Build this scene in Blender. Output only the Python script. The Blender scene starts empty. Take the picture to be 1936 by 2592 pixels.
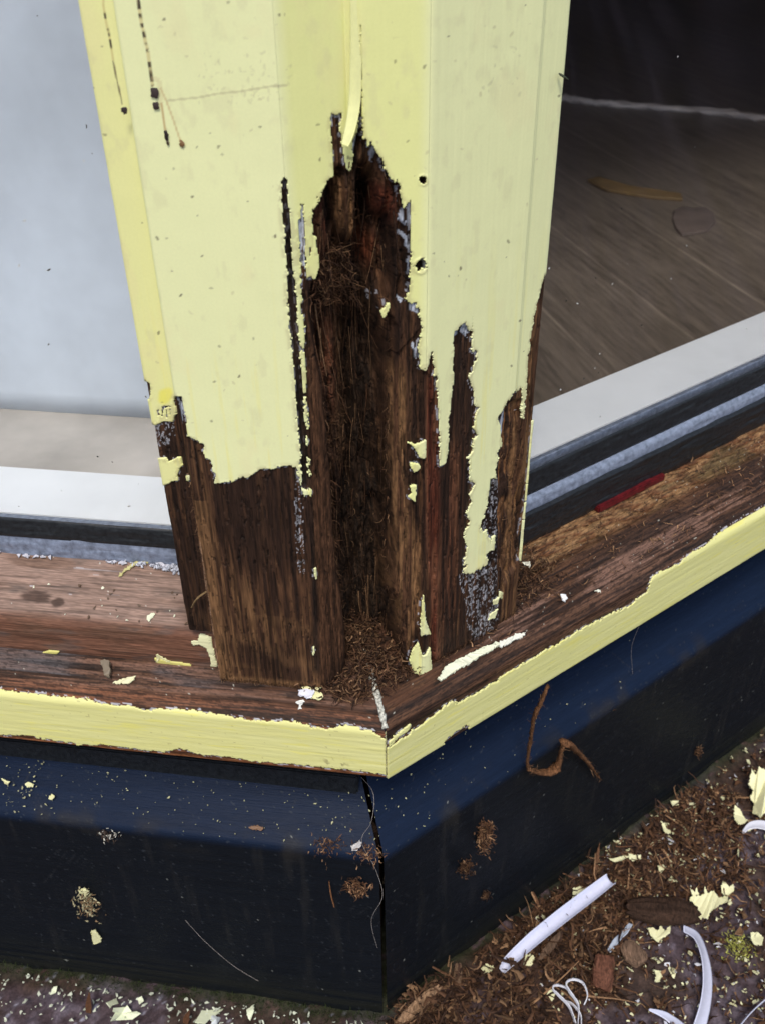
import bpy, math
import numpy as np

# ------------------------------------------------------------------ camera, world, sun, exposure
F_PX = 2397.4
YAW, PITCH, ROLL = -0.152604, 0.606084, -0.016842
CAM = np.array([0.06008911, -0.36278363, 0.71047684])
def _rot():
    cy, sy = math.cos(YAW), math.sin(YAW)
    r = np.array([cy, -sy, 0]); f = np.array([sy, cy, 0]); u = np.array([0, 0, 1.])
    cp, sp = math.cos(PITCH), math.sin(PITCH)
    F = f*cp - u*sp; U = u*cp + f*sp
    cr, sr = math.cos(ROLL), math.sin(ROLL)
    return np.array([r*cr + U*sr, r*sr - U*cr, F])
M = _rot()
scene = bpy.context.scene
COL = scene.collection
cam = bpy.data.cameras.new('camera'); camo = bpy.data.objects.new('camera', cam); COL.objects.link(camo)
cam.sensor_fit = 'HORIZONTAL'; cam.sensor_width = 36.0; cam.lens = F_PX/1936*36
cam.clip_start = 0.02; cam.clip_end = 500
from mathutils import Matrix
R3 = Matrix([[M[0][i], -M[1][i], -M[2][i]] for i in range(3)])
camo.matrix_world = Matrix.Translation(CAM.tolist()) @ R3.to_4x4()
cam.dof.use_dof = True; cam.dof.focus_distance = 0.50; cam.dof.aperture_fstop = 24
scene.camera = camo

SUN_EL, SUN_AZ = math.radians(58), math.radians(174)      # az: compass heading from +Y towards +X
w = bpy.data.worlds.new('World'); scene.world = w; w.use_nodes = True
nt = w.node_tree; bg = nt.nodes['Background']
sky = nt.nodes.new('ShaderNodeTexSky'); sky.sky_type = 'NISHITA'; sky.sun_disc = False
sky.sun_elevation = SUN_EL; sky.sun_rotation = SUN_AZ; sky.air_density = 1.0; sky.dust_density = 2.5
nt.links.new(sky.outputs[0], bg.inputs[0]); bg.inputs[1].default_value = 0.125
sl = bpy.data.lights.new('sun', 'SUN'); sl.energy = 1.4; sl.angle = math.radians(13); sl.color = (1, .95, .87)
so = bpy.data.objects.new('sun', sl); COL.objects.link(so)
from mathutils import Vector
sd = Vector((math.sin(SUN_AZ)*math.cos(SUN_EL), math.cos(SUN_AZ)*math.cos(SUN_EL), math.sin(SUN_EL)))
so.rotation_euler = sd.to_track_quat('Z', 'Y').to_euler()
scene.view_settings.view_transform = 'Standard'; scene.view_settings.look = 'None'
scene.view_settings.exposure = 0.50; scene.view_settings.gamma = 1
scene.view_settings.use_curve_mapping = False
scene.cycles.max_bounces = 8

# ------------------------------------------------------------------ maths helpers
rng = np.random.default_rng(7)
H = 2**-.5
def LW(s, t, z):   # left wall frame -> world
    s, t, z = np.broadcast_arrays(s, t, z); return np.stack([-s, -t, z], -1).astype(float)
def RW(s, t, z):
    s, t, z = np.broadcast_arrays(s, t, z); return np.stack([s*H+t*H, s*H-t*H, z], -1).astype(float)
T22 = math.tan(math.pi/8)
def proj(P):
    q = (np.asarray(P)-CAM) @ M.T
    return 968+F_PX*q[..., 0]/q[..., 2], 1296+F_PX*q[..., 1]/q[..., 2]
def hit(u, v, n, d):
    n = np.array(n, float); r = M.T @ np.array([(u-968)/F_PX, (v-1296)/F_PX, 1])
    return CAM + r*((d-n@CAM)/(n@r))
def hsh(i, j, seed):
    h = (i.astype(np.int64)*374761393 + j.astype(np.int64)*668265263 + seed*974711) & 0x7fffffff
    h = ((h ^ (h >> 13))*1274126177) & 0x7fffffff
    return ((h ^ (h >> 16)) & 0xffff)/65535.0
def vn(x, y, seed=0):
    x, y = np.broadcast_arrays(np.asarray(x, float), np.asarray(y, float))
    i = np.floor(x); j = np.floor(y); fx = x-i; fy = y-j
    fx = fx*fx*(3-2*fx); fy = fy*fy*(3-2*fy)
    a = hsh(i, j, seed); b = hsh(i+1, j, seed); c = hsh(i, j+1, seed); d = hsh(i+1, j+1, seed)
    return (a*(1-fx)+b*fx)*(1-fy)+(c*(1-fx)+d*fx)*fy
def fbm(x, y, seed=0, o=4):
    s = 0; a = .5; t = 0
    for k in range(o):
        s = s+a*vn(x*2**k, y*2**k, seed+k*17); t += a; a *= .55
    return s/t
def sst(x, a, b):
    x = np.clip((x-a)/(b-a), 0, 1); return x*x*(3-2*x)
def inpoly(U, V, poly):
    poly = np.asarray(poly, float); out = np.zeros(U.shape, bool)
    m = (U >= poly[:, 0].min()) & (U <= poly[:, 0].max()) & (V >= poly[:, 1].min()) & (V <= poly[:, 1].max())
    if not m.any(): return out
    x = U[m]; y = V[m]; c = np.zeros(x.shape, bool)
    for k in range(len(poly)):
        x0, y0 = poly[k]; x1, y1 = poly[k-1]
        if y0 == y1: continue
        c ^= ((y0 > y) != (y1 > y)) & (x < (x1-x0)*(y-y0)/(y1-y0)+x0)
    out[m] = c; return out
ZOOM = {'S': (0, 0, 1), 'A': (680, 240, 440/1652), 'B': (680, 800, 720/1593), 'C': (380, 980, 440/1217),
        'D': (1130, 800, 400/1053), 'E': (740, 1500, 420/1652), 'F': (0, 1000, 560/1652), 'G': (1330, 800, 606/1559),
        'V': (0, 0, 1936/1652), 'P1': (0, 0, 968/1652), 'P2': (968, 0, 968/1652), 'P3': (0, 864, 968/1652), 'P4': (968, 864, 968/1652),
        'P5': (0, 1728, 968/1652), 'P6': (968, 1728, 968/1652)}
def pz(k, *pts):
    ox, oy, s = ZOOM[k]; return [(ox+x*s, oy+y*s) for x, y in pts]
def blur(a, k0, k1):
    for ax, k in ((0, k0), (1, k1)):
        for _ in range(2):
            if k < 1: continue
            p = np.pad(a, [(k, k) if i == ax else (0, 0) for i in range(2)], mode='edge')
            c = np.cumsum(p, ax); n = 2*k
            c = np.insert(c, 0, 0, axis=ax)
            sl0 = [slice(None)]*2; sl1 = [slice(None)]*2
            sl0[ax] = slice(0, a.shape[ax]); sl1[ax] = slice(n+1, n+1+a.shape[ax])
            a = (c[tuple(sl1)]-c[tuple(sl0)])/(n+1)
    return a
def mixc(a, b, m):
    return a*(1-m[..., None])+np.asarray(b)*m[..., None]

# ------------------------------------------------------------------ object helpers
def tag(o, label=None, cat=None, group=None, kind=None):
    if label: o['label'] = label
    if cat: o['category'] = cat
    if group: o['group'] = group
    if kind: o['kind'] = kind
    return o
def empty(name, loc=(0, 0, 0)):
    o = bpy.data.objects.new(name, None); o.empty_display_size = .02; COL.objects.link(o); o.location = [float(c) for c in loc]; return o
def link(name, me, mat, parent=None):
    o = bpy.data.objects.new(name, me); COL.objects.link(o)
    if mat: me.materials.append(mat)
    if parent:
        o.parent = parent; o.matrix_parent_inverse = Matrix.Translation(parent.location).inverted()
    return o
def mesh_np(name, V, Fq, col=None, gc=None, smooth=True, drop=True):
    """V (N,3); Fq (M,k) index array; col (N,3); gc (N,3) grain coordinates"""
    if drop:
        used = np.zeros(len(V), bool); used[Fq.ravel()] = True
        if not used.all():
            idx = np.cumsum(used)-1; Fq = idx[Fq]; V = V[used]
            if col is not None: col = col[used]
            if gc is not None: gc = gc[used]
    me = bpy.data.meshes.new(name); n = len(V); m, k = Fq.shape
    me.vertices.add(n); me.vertices.foreach_set('co', np.ascontiguousarray(V, np.float32).ravel())
    me.loops.add(m*k); me.loops.foreach_set('vertex_index', np.ascontiguousarray(Fq, np.int32).ravel())
    me.polygons.add(m); me.polygons.foreach_set('loop_start', np.arange(0, m*k, k, dtype=np.int32))
    me.update(calc_edges=True)
    me.polygons.foreach_set('use_smooth', np.full(m, smooth))
    if col is not None:
        a = me.color_attributes.new('Col', 'FLOAT_COLOR', 'POINT')
        a.data.foreach_set('color', np.concatenate([col, np.ones((n, 1))], 1).astype(np.float32).ravel())
    if gc is not None:
        a = me.attributes.new('gc', 'FLOAT_VECTOR', 'POINT'); a.data.foreach_set('vector', gc.astype(np.float32).ravel())
    me.validate(); return me
def gridfaces(na, nb):
    i = np.arange(na-1)[:, None]*nb+np.arange(nb-1)[None, :]
    return np.stack([i, i+nb, i+nb+1, i+1], -1)          # (na-1, nb-1, 4)
def sheet(P, N, mask, off, thick, col, gc, name):
    """thin coat lifted off a surface: masked cells offset outward, with a skirt down to the surface"""
    na, nb = P.shape[:2]; F = gridfaces(na, nb)
    Vt = (P+N*off).reshape(-1, 3); Vb = (P+N*(off-thick)).reshape(-1, 3); n = na*nb
    q = F[mask]; faces = [q]
    mp = np.pad(mask, 1)
    for di, dj, e in ((-1, 0, (3, 0)), (1, 0, (1, 2)), (0, -1, (0, 1)), (0, 1, (2, 3))):
        nbm = mp[1+di:1+di+mask.shape[0], 1+dj:1+dj+mask.shape[1]]
        ed = F[mask & ~nbm]
        a, b = ed[:, e[0]], ed[:, e[1]]
        faces.append(np.stack([b, a, a+n, b+n], 1))
    Fq = np.concatenate(faces)
    c2 = np.concatenate([col.reshape(-1, 3), col.reshape(-1, 3)*.9+.06]); g2 = np.concatenate([gc.reshape(-1, 3)]*2)
    return mesh_np(name, np.concatenate([Vt, Vb]), Fq, c2, g2)
def unit(v): return v/np.maximum(np.linalg.norm(v, axis=-1, keepdims=True), 1e-12)
def gridnormals(P, ref):
    a = np.gradient(P, axis=0); b = np.gradient(P, axis=1); n = unit(np.cross(a, b))
    s = np.sign((n*ref).sum(-1, keepdims=True)); s[s == 0] = 1
    return n*s

# ------------------------------------------------------------------ materials
def newmat(name):
    m = bpy.data.materials.new(name); m.use_nodes = True
    return m, m.node_tree, m.node_tree.nodes['Principled BSDF']
def attr(t, nm):
    a = t.nodes.new('ShaderNodeAttribute'); a.attribute_name = nm; return a
def noise(t, vec, scale, detail=5, rough=.6, sc=None):
    n = t.nodes.new('ShaderNodeTexNoise'); n.inputs['Scale'].default_value = scale; n.inputs['Detail'].default_value = detail
    n.inputs['Roughness'].default_value = rough
    if vec is not None:
        if sc:
            mp = t.nodes.new('ShaderNodeMapping'); mp.inputs['Scale'].default_value = sc; t.links.new(vec, mp.inputs[0]); vec = mp.outputs[0]
        t.links.new(vec, n.inputs['Vector'])
    return n
def rampm(t, fac, lo, hi, a=0., b=1.):
    r = t.nodes.new('ShaderNodeMapRange'); r.inputs[1].default_value = a; r.inputs[2].default_value = b
    r.inputs[3].default_value = lo; r.inputs[4].default_value = hi; t.links.new(fac, r.inputs[0]); return r.outputs[0]
def vmul(t, c, f):
    m = t.nodes.new('ShaderNodeVectorMath'); m.operation = 'SCALE'; t.links.new(c, m.inputs[0]); t.links.new(f, m.inputs['Scale']); return m.outputs[0]
def bump(t, b, h, dist, strength=1.):
    n = t.nodes.new('ShaderNodeBump'); n.inputs['Distance'].default_value = dist; n.inputs['Strength'].default_value = strength
    t.links.new(h, n.inputs['Height']); t.links.new(n.outputs[0], b.inputs['Normal'])
def attr_mat(name, rough, grain=(1, 1, 1), gscale=1., lo=.8, hi=1.2, bd=.0003, spec=.3, gcname='gc'):
    m, t, b = newmat(name)
    c = attr(t, 'Col'); g = attr(t, gcname)
    n = noise(t, g.outputs['Vector'], gscale, 6, .65, grain)
    t.links.new(vmul(t, c.outputs['Color'], rampm(t, n.outputs[0], lo, hi, .3, .7)), b.inputs['Base Color'])
    b.inputs['Roughness'].default_value = rough; b.inputs['Specular IOR Level'].default_value = spec
    bump(t, b, n.outputs[0], bd)
    return m
# gc coordinates are metres: (across grain, along grain, 0)
WOOD = attr_mat('wood_fibrous', .62, (1, .045, 1), 1500, .58, 1.38, .0005, .2)
ROT = attr_mat('wood_rotten', .8, (1, .16, 1), 900, .35, 1.65, .0011, .15)
PAINT = attr_mat('paint_cream', .42, (1, 1, 1), 900, .975, 1.02, .00004, .35)
PAINTY = attr_mat('paint_yellow', .45, (1, .10, 1), 1100, .965, 1.02, .00006, .3)
SILLW = attr_mat('wood_sill', .6, (1, .035, 1), 1300, .6, 1.4, .0004, .25)
NAVY = attr_mat('plinth_navy', .42, (1, .06, 1), 900, .85, 1.15, .00028, .09)
FIB = attr_mat('fibre', .8, (1, 1, 1), 500, .7, 1.3, .0002, .15)
GROUND = attr_mat('ground_tar', .75, (1, 1, 1), 500, .6, 1.4, .0006, .3)
FLK = attr_mat('paint_flake', .5, (1, 1, 1), 400, .93, 1.05, .0001, .35)
def plain(name, col, rough=.5, ns=0, lo=.85, hi=1.15, spec=.4, sc=None, bd=0):
    m, t, b = newmat(name); b.inputs['Roughness'].default_value = rough; b.inputs['Specular IOR Level'].default_value = spec
    tc = t.nodes.new('ShaderNodeTexCoord'); n = noise(t, tc.outputs['Object'], ns or 60, 5, .6, sc)
    rgb = t.nodes.new('ShaderNodeRGB'); rgb.outputs[0].default_value = (*col, 1)
    t.links.new(vmul(t, rgb.outputs[0], rampm(t, n.outputs[0], lo, hi, .3, .7)), b.inputs['Base Color'])
    if bd: bump(t, b, n.outputs[0], bd)
    return m
UPVC = plain('white_frame', (.86, .88, .89), .3, 30, .95, 1.03)
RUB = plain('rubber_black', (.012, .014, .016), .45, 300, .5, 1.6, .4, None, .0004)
SEAL = plain('sealant_grey', (.20, .235, .31), .30, 260, .55, 1.35, .6, None, .0005)
SKYPANEL = plain('sky_panel_pale', (.64, .70, .77), .8, 9, .78, 1.06)
BOARD = plain('stone_board', (.50, .46, .41), .3, 12, .72, 1.2)
WALLM = plain('room_wall', (.10, .09, .085), .8, 3)
BRICK = plain('house_render', (.45, .40, .34), .8, 30, .8, 1.2, .3, None, .002)
TIMBER = plain('dark_timber', (.02, .012, .008), .9, 400, .5, 1.5, .1, (1, 1, .1), .001)
CAULKM = plain('filler_cream', (.80, .80, .62), .5, 500, .8, 1.1, .3, None, .0005)
REDM = plain('red_plastic', (.10, .006, .008), .5, 300, .4, 1.5)
m, t, b = newmat('glass'); t.nodes.remove(b)
out = t.nodes['Material Output']; tr = t.nodes.new('ShaderNodeBsdfTransparent'); gl = t.nodes.new('ShaderNodeBsdfGlossy'); gl.inputs['Roughness'].default_value = .012
tr.inputs[0].default_value = (.985, .99, .99, 1)
mx = t.nodes.new('ShaderNodeMixShader'); ge = t.nodes.new('ShaderNodeNewGeometry')
dt = t.nodes.new('ShaderNodeVectorMath'); dt.operation = 'DOT_PRODUCT'; t.links.new(ge.outputs['Normal'], dt.inputs[0]); t.links.new(ge.outputs['Incoming'], dt.inputs[1])
def mth(op, a, b=None):
    n = t.nodes.new('ShaderNodeMath'); n.operation = op
    for i, x in enumerate((a, b)):
        if x is None: continue
        if isinstance(x, float): n.inputs[i].default_value = x
        else: t.links.new(x, n.inputs[i])
    return n.outputs[0]
sch = mth('POWER', mth('SUBTRACT', 1., mth('ABSOLUTE', dt.outputs['Value'])), 5.)      # Schlick, the same from either side
gm = mth('ADD', mth('MULTIPLY', sch, .92), .035)
t.links.new(gm, mx.inputs[0]); t.links.new(tr.outputs[0], mx.inputs[1]); t.links.new(gl.outputs[0], mx.inputs[2]); t.links.new(mx.outputs[0], out.inputs[0])
GLASS = m
m, t, b = newmat('floor_boards'); tc = t.nodes.new('ShaderNodeTexCoord')
mp = t.nodes.new('ShaderNodeMapping'); mp.inputs['Rotation'].default_value = (0, 0, math.radians(-22.5)); t.links.new(tc.outputs['Object'], mp.inputs[0])
sepx = t.nodes.new('ShaderNodeSeparateXYZ'); t.links.new(mp.outputs[0], sepx.inputs[0])
n1 = noise(t, mp.outputs[0], 6, 8, .7, (7, .5, 1)); n2 = noise(t, mp.outputs[0], 40, 4, .7, (3, .25, 1))
ad = t.nodes.new('ShaderNodeMath'); ad.operation = 'ADD'; t.links.new(n1.outputs[0], ad.inputs[0]); t.links.new(n2.outputs[0], ad.inputs[1])
fm = t.nodes.new('ShaderNodeMath'); fm.operation = 'PINGPONG'; fm.inputs[1].default_value = .095; t.links.new(sepx.outputs[0], fm.inputs[0])
ln = rampm(t, fm.outputs[0], 1.9, 1., .0, .004)
rgb = t.nodes.new('ShaderNodeRGB'); rgb.outputs[0].default_value = (.16, .130, .102, 1)
fa = t.nodes.new('ShaderNodeMath'); fa.operation = 'MULTIPLY'; t.links.new(rampm(t, ad.outputs[0], .45, 1.5, .7, 1.3), fa.inputs[0]); t.links.new(ln, fa.inputs[1])
t.links.new(vmul(t, rgb.outputs[0], fa.outputs[0]), b.inputs['Base Color']); b.inputs['Roughness'].default_value = .35
FLOORM = m

# ------------------------------------------------------------------ generic small geometry
def box(name, fr, s0, s1, t0, t1, z0, z1, mat, parent=None, bev=.001):
    import bmesh
    bm = bmesh.new(); P = [fr(s, t_, z) for s in (s0, s1) for t_ in (t0, t1) for z in (z0, z1)]
    vs = [bm.verts.new(p.tolist()) for p in P]
    for f in ((0, 1, 3, 2), (4, 6, 7, 5), (0, 4, 5, 1), (2, 3, 7, 6), (0, 2, 6, 4), (1, 5, 7, 3)): bm.faces.new([vs[i] for i in f])
    bmesh.ops.recalc_face_normals(bm, faces=bm.faces)
    if bev: bmesh.ops.bevel(bm, geom=list(bm.edges), offset=bev, segments=2, affect='EDGES')
    me = bpy.data.meshes.new(name); bm.to_mesh(me); bm.free(); return link(name, me, mat, parent)
def tubes(paths, radii, cols, sides=5, flat=1.0):
    """paths (n,k,3), radii (n,k) or (n,), cols (n,3) -> V,F,C"""
    paths = np.asarray(paths, float); n, k = paths.shape[:2]
    rad = np.asarray(radii, float)
    if rad.ndim == 1: rad = np.repeat(rad[:, None], k, 1)
    tg = unit(np.gradient(paths, axis=1)); up = np.where(np.abs(tg[..., 2:3]) > .9, np.array([1., 0, 0]), np.array([0, 0, 1.]))
    x = unit(np.cross(tg, up)); y = np.cross(tg, x)
    an = np.arange(sides)*2*math.pi/sides
    V = paths[:, :, None]+rad[:, :, None, None]*(x[:, :, None]*np.cos(an)[None, None, :, None]+flat*y[:, :, None]*np.sin(an)[None, None, :, None])
    base = (np.arange(n)*k*sides)[:, None, None]; i = np.arange(k-1)[None, :, None]*sides; j = np.arange(sides)[None, None, :]; j2 = (j+1) % sides
    F = np.stack([base+i+j, base+i+j2, base+i+sides+j2, base+i+sides+j], -1).reshape(-1, 4)
    C = np.repeat(np.asarray(cols, float), k*sides, 0)
    return V.reshape(-1, 3), F, C
def fibres(name, pos, dirs, length, rad, cols, mat, parent=None, curl=.5, k=5, sides=3, seed=1, flat=.5):
    r = np.random.default_rng(seed); n = len(pos); d = unit(dirs)
    p = pos.copy(); path = [p.copy()]; c = r.normal(size=(n, 3))*curl; L = np.broadcast_to(length, (n,))
    for q in range(k-1):
        d = unit(d+c/(k-1)+r.normal(size=(n, 3))*curl*.35); p = p+d*(L/(k-1))[:, None]; path.append(p.copy())
    path = np.stack(path, 1); rr = np.broadcast_to(rad, (n,))[:, None]*np.linspace(1, .25, k)[None]
    V, F, C = tubes(path, rr, cols, sides, flat)
    me = mesh_np(name, V, F, C, V.copy(), smooth=False); return link(name, me, mat, parent)
def flakes_geo(cent, nrm, size, cols, r, thick=.00035, curl=.25, ns=7):
    n = len(cent); nrm = unit(nrm); a = unit(np.cross(nrm, r.normal(size=(n, 3)))); b_ = np.cross(nrm, a)
    an = np.sort(r.random((n, ns)), 1)*2*math.pi; rr = (.45+.55*r.random((n, ns)))*np.broadcast_to(size, (n,))[:, None]*.5
    el = 1+r.random(n)*1.2
    X = np.cos(an)*rr*el[:, None]; Y = np.sin(an)*rr; cv = curl*r.normal(size=(n, 1))*X*X/np.broadcast_to(size, (n,))[:, None]*2
    ring = cent[:, None]+a[:, None]*X[..., None]+b_[:, None]*Y[..., None]+nrm[:, None]*cv[..., None]
    top = ring+nrm[:, None]*thick; ct = cent+nrm*thick
    V = np.concatenate([ring, top, ct[:, None], cent[:, None]], 1); nv = 2*ns+2
    base = (np.arange(n)*nv)[:, None]; j = np.arange(ns)[None]; j2 = (j+1) % ns
    F1 = np.stack([base+ns+j, base+ns+j2, base+2*ns+0*j], -1).reshape(-1, 3)
    F2 = np.stack([base+j2, base+j, base+2*ns+1+0*j], -1).reshape(-1, 3)
    F3 = np.stack([base+j, base+j2, base+ns+j2], -1).reshape(-1, 3); F4 = np.stack([base+j, base+ns+j2, base+ns+j], -1).reshape(-1, 3)
    C = np.repeat(cols, nv, 0)
    return V.reshape(-1, 3), np.concatenate([F1, F2, F3, F4]), C
def flakes(name, cent, nrm, size, cols, seed, mat=FLK, parent=None, **k):
    r = np.random.default_rng(seed); V, F, C = flakes_geo(np.asarray(cent, float), np.asarray(nrm, float), size, np.asarray(cols, float), r, **k)
    return link(name, mesh_np(name, V, F, C, V.copy(), smooth=False), mat, parent)

DARK = np.array([.030, .015, .009]); MID = np.array([.085, .040, .020]); TAN = np.array([.22, .115, .050]); RED = np.array([.15, .038, .018])
BLACK = np.array([.010, .008, .007]); PINKW = np.array([.30, .175, .125]); PRIMER = np.array([.62, .62, .68])
CREAM = np.array([.83, .845, .45]); YEL = np.array([.72, .69, .255])
# ------------------------------------------------------------------ ground, house, room
def axis(lo, hi, st, far):
    a = np.arange(lo, hi, st); g = []; x = hi; d = st
    while x < far: d *= 1.35; g.append(x); x += d
    h = []; x = lo; d = st
    while x > -far: d *= 1.35; x -= d; h.append(x)
    return np.concatenate([h[::-1], a, g, [far]])
gx = axis(-.42, .62, .0022, 70); gy = axis(-.32, .48, .0022, 70)
X, Y = np.meshgrid(gx, gy, indexing='ij')
near = np.exp(-((X-.1)**2+Y**2)/1.2)
hgt = (fbm(X/.012, Y/.012, 3, 4)-.5)*.007*near + (fbm(X/.07, Y/.07, 5)-.5)*.008*near
def blob(u, v, ra): g_ = hit(u, v, (0, 0, 1), 0); return np.exp(-((X-g_[0])**2+(Y-g_[1])**2)/ra**2)
mound = blob(1180, 2560, .055)+.8*blob(1310, 2560, .05)+.5*blob(1480, 2330, .05)+.45*blob(1640, 2180, .05)+.35*blob(1760, 2060, .035)
mound = mound*(.5+fbm(X/.02, Y/.02, 15, 3))
hgt = hgt+mound*.008
P = np.stack([X, Y, hgt-.002], -1)
n1 = fbm(X/.009, Y/.009, 8, 4); n2 = fbm(X/.05, Y/.05, 9, 3); n3 = vn(X/.0022, Y/.0022, 12)
c = mixc(mixc(np.zeros(X.shape+(3,))+[.060, .040, .045], [.12, .095, .115], sst(n1, .45, .7)), [.05, .03, .022], sst(n2, .5, .7))
c = mixc(c, [.05, .024, .012], sst(mound, .15, .5)*sst(n1, .2, .5)*.9)
c = c*(.55+.9*n3)[..., None]
c = mixc(c, [.36, .35, .42], ((n3 > .87) & (n1 > .42) & (X < .02))*.8)
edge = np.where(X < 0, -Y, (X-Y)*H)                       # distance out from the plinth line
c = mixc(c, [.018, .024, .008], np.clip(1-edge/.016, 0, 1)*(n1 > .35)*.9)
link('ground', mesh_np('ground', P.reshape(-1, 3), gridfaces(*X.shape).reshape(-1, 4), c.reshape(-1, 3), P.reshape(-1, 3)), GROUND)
tag(bpy.data.objects['ground'], kind='structure')

def slab(name, pts, z, mat):
    me = bpy.data.meshes.new(name); me.from_pydata([(float(a), float(b), z) for a, b in pts], [], [tuple(range(len(pts)))]); o = link(name, me, mat); return tag(o, kind='structure')
SL, SR = 1.35, 1.9
def W2(fr, s, t): p = fr(s, t, 0.); return (p[0], p[1])
inner = [W2(LW, SL, -.06), W2(LW, .025, -.06), W2(RW, SR, -.06), W2(RW, SR+1.2, -.06), (9, 16), (-6, 16), W2(LW, SL+2, -.06)]
slab('floor', inner, .05, FLOORM)
slab('ceiling', inner, 2.95, WALLM)
for k in (3, 4, 5):
    (x0, y0), (x1, y1) = inner[k], inner[k+1]
    me = bpy.data.meshes.new('room_wall'); me.from_pydata([(x0, y0, .05), (x1, y1, .05), (x1, y1, 2.95), (x0, y0, 2.95)], [], [(0, 1, 2, 3)])
    tag(link('room_wall', me, WALLM), kind='structure')
hw = empty('house_wall', (0, 0, 2.3)); tag(hw, 'rendered house wall above and beside the bay window', 'wall')
box('lintel', LW, -.02, SL+2, -.25, 0, 2.30, 3.0, BRICK, hw, .004); box('lintel', RW, -.02, SR+1.2, -.25, 0, 2.30, 3.0, BRICK, hw, .004)
box('pier', LW, SL, SL+2, -.25, 0, 0, 2.299, BRICK, hw, .004); box('pier', RW, SR, SR+1.2, -.25, 0, 0, 2.299, BRICK, hw, .004)

# ------------------------------------------------------------------ plinth (navy board with sloping top), one per wall
def profile(pts, step, rad):
    pts = np.asarray(pts, float); d = np.linalg.norm(np.diff(pts, axis=0), axis=1); L = np.concatenate([[0], np.cumsum(d)])
    n = max(int(L[-1]/step), 4); a = np.linspace(0, L[-1], n+1); q = np.stack([np.interp(a, L, pts[:, i]) for i in range(pts.shape[1])], 1)
    k = int(round(rad/step))
    if k > 0:
        for _ in range(2):
            p = np.concatenate([2*q[:1]-q[1:k+1][::-1], q, 2*q[-1:]-q[-k-1:-1][::-1]]); cs = np.cumsum(np.vstack([np.zeros((1, q.shape[1])), p]), 0); q = (cs[2*k+1:]-cs[:-2*k-1])/(2*k+1)
    return q, a
def sweep(fr, q, svals, gap=0.0006):
    """profile q (t,z) swept along the wall from the mitre"""
    t = q[:, 0]; s0 = -t*T22+gap
    S = svals[:, None]+s0[None, :]*np.clip(1-svals[:, None]/.25, 0, 1)
    P = fr(S, np.broadcast_to(t, S.shape), np.broadcast_to(q[:, 1], S.shape))
    tan = np.gradient(q, axis=0); nt, nz = tan[:, 1], -tan[:, 0]
    N = unit(fr(np.zeros_like(S), np.broadcast_to(nt, S.shape), np.broadcast_to(nz, S.shape)))
    out = N*1.0
    return P, S, out
def svals(hi, step, far):
    a = np.arange(0, hi, step); g = []; x = hi; d = step*4
    while x < far: g.append(x); d *= 1.5; x += d
    return np.concatenate([a, g, [far]])
for fr, side, hi, far in ((LW, 'L', .34, SL), (RW, 'R', .50, SR)):
    q, a = profile([(0, -.01), (0, .188), (-.064, .2265), (-.064, .30)], .001, .003)
    sv = svals(hi, .001, far); P, S, N = sweep(fr, q, sv, .0018)
    # outward normal check
    A = np.broadcast_to(a, S.shape)
    n = fbm(S/.12, A/.004, 31, 3); pit = vn(S/.0011, A/.0011, 33); big = fbm(S/.02, A/.02, 35, 3)
    c = np.zeros(S.shape+(3,))+np.array([.0075, .0150, .036])
    low = sst(-P[..., 2], -.190, -.180)                   # shade painted in: upright face darker than the top slope that faces the sky
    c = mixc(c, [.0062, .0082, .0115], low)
    c = c*(.85+.3*n)[..., None]
    dust = (pit > .955-.03*big)*1.0
    c = mixc(c, [.055, .062, .07], dust*(.25+.5*vn(S/.003, A/.003, 39)))
    run = sst(fbm(S/.004, A/.06, 38, 4), .56, .8)*sst(fbm(S/.05, A/.05, 40, 2), .35, .7); c = mixc(c, [.022, .022, .022], run*.45*low)
    grime = sst(big, .45, .8)*np.exp(-((A-.196)/.012)**2); c = mixc(c, [.030, .027, .022], grime*.55)
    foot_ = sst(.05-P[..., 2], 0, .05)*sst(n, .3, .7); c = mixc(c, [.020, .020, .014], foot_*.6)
    scr = (fbm((S+P[..., 2]*.7)/.0009, (P[..., 2]-S*.5)/.04, 36, 2) > .80)*(big > .6); c = mixc(c, [.04, .042, .046], scr*.35)
    rnd = vn(S/.0016, A/.0016, 37); c = mixc(c, [.33, .34, .30], (rnd > .988)*.6)
    P = P+N*((n-.5)*.0003)[..., None]
    gc = np.stack([A, S, 0*S], -1)
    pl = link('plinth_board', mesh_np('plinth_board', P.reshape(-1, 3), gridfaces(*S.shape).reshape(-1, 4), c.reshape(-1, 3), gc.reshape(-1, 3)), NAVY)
    tag(pl, 'navy plinth board under the yellow sill, running to the left of the corner joint' if side == 'L' else 'navy plinth board under the yellow sill, running away to the right of the corner joint', 'plinth', 'navy plinth boards of the bay')
    bk = box('backing_timber', fr, .012 if side == 'L' else .002, far, -.10, -.068, -.01, .283, TIMBER)
    bk.data.materials.clear(); bk.data.materials.append(TIMBER); tag(bk, 'dark timber backing behind the navy plinth board on the %s wall' % ('left' if side == 'L' else 'right'), 'timber')
cf = box('joint_backing', RW, .004, .012, -.05, -.018, -.01, .190, TIMBER); tag(cf, 'black backing seen in the open joint between the two navy plinth boards', 'joint backing')
ss = box('dark_strip', LW, .020, SL, -.046, -.0325, .200, .224, RUB); tag(ss, 'black strip lying on the navy slope just under the left yellow sill', 'seal')  # dark strip set on the left slope only, below the sill nose

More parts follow.
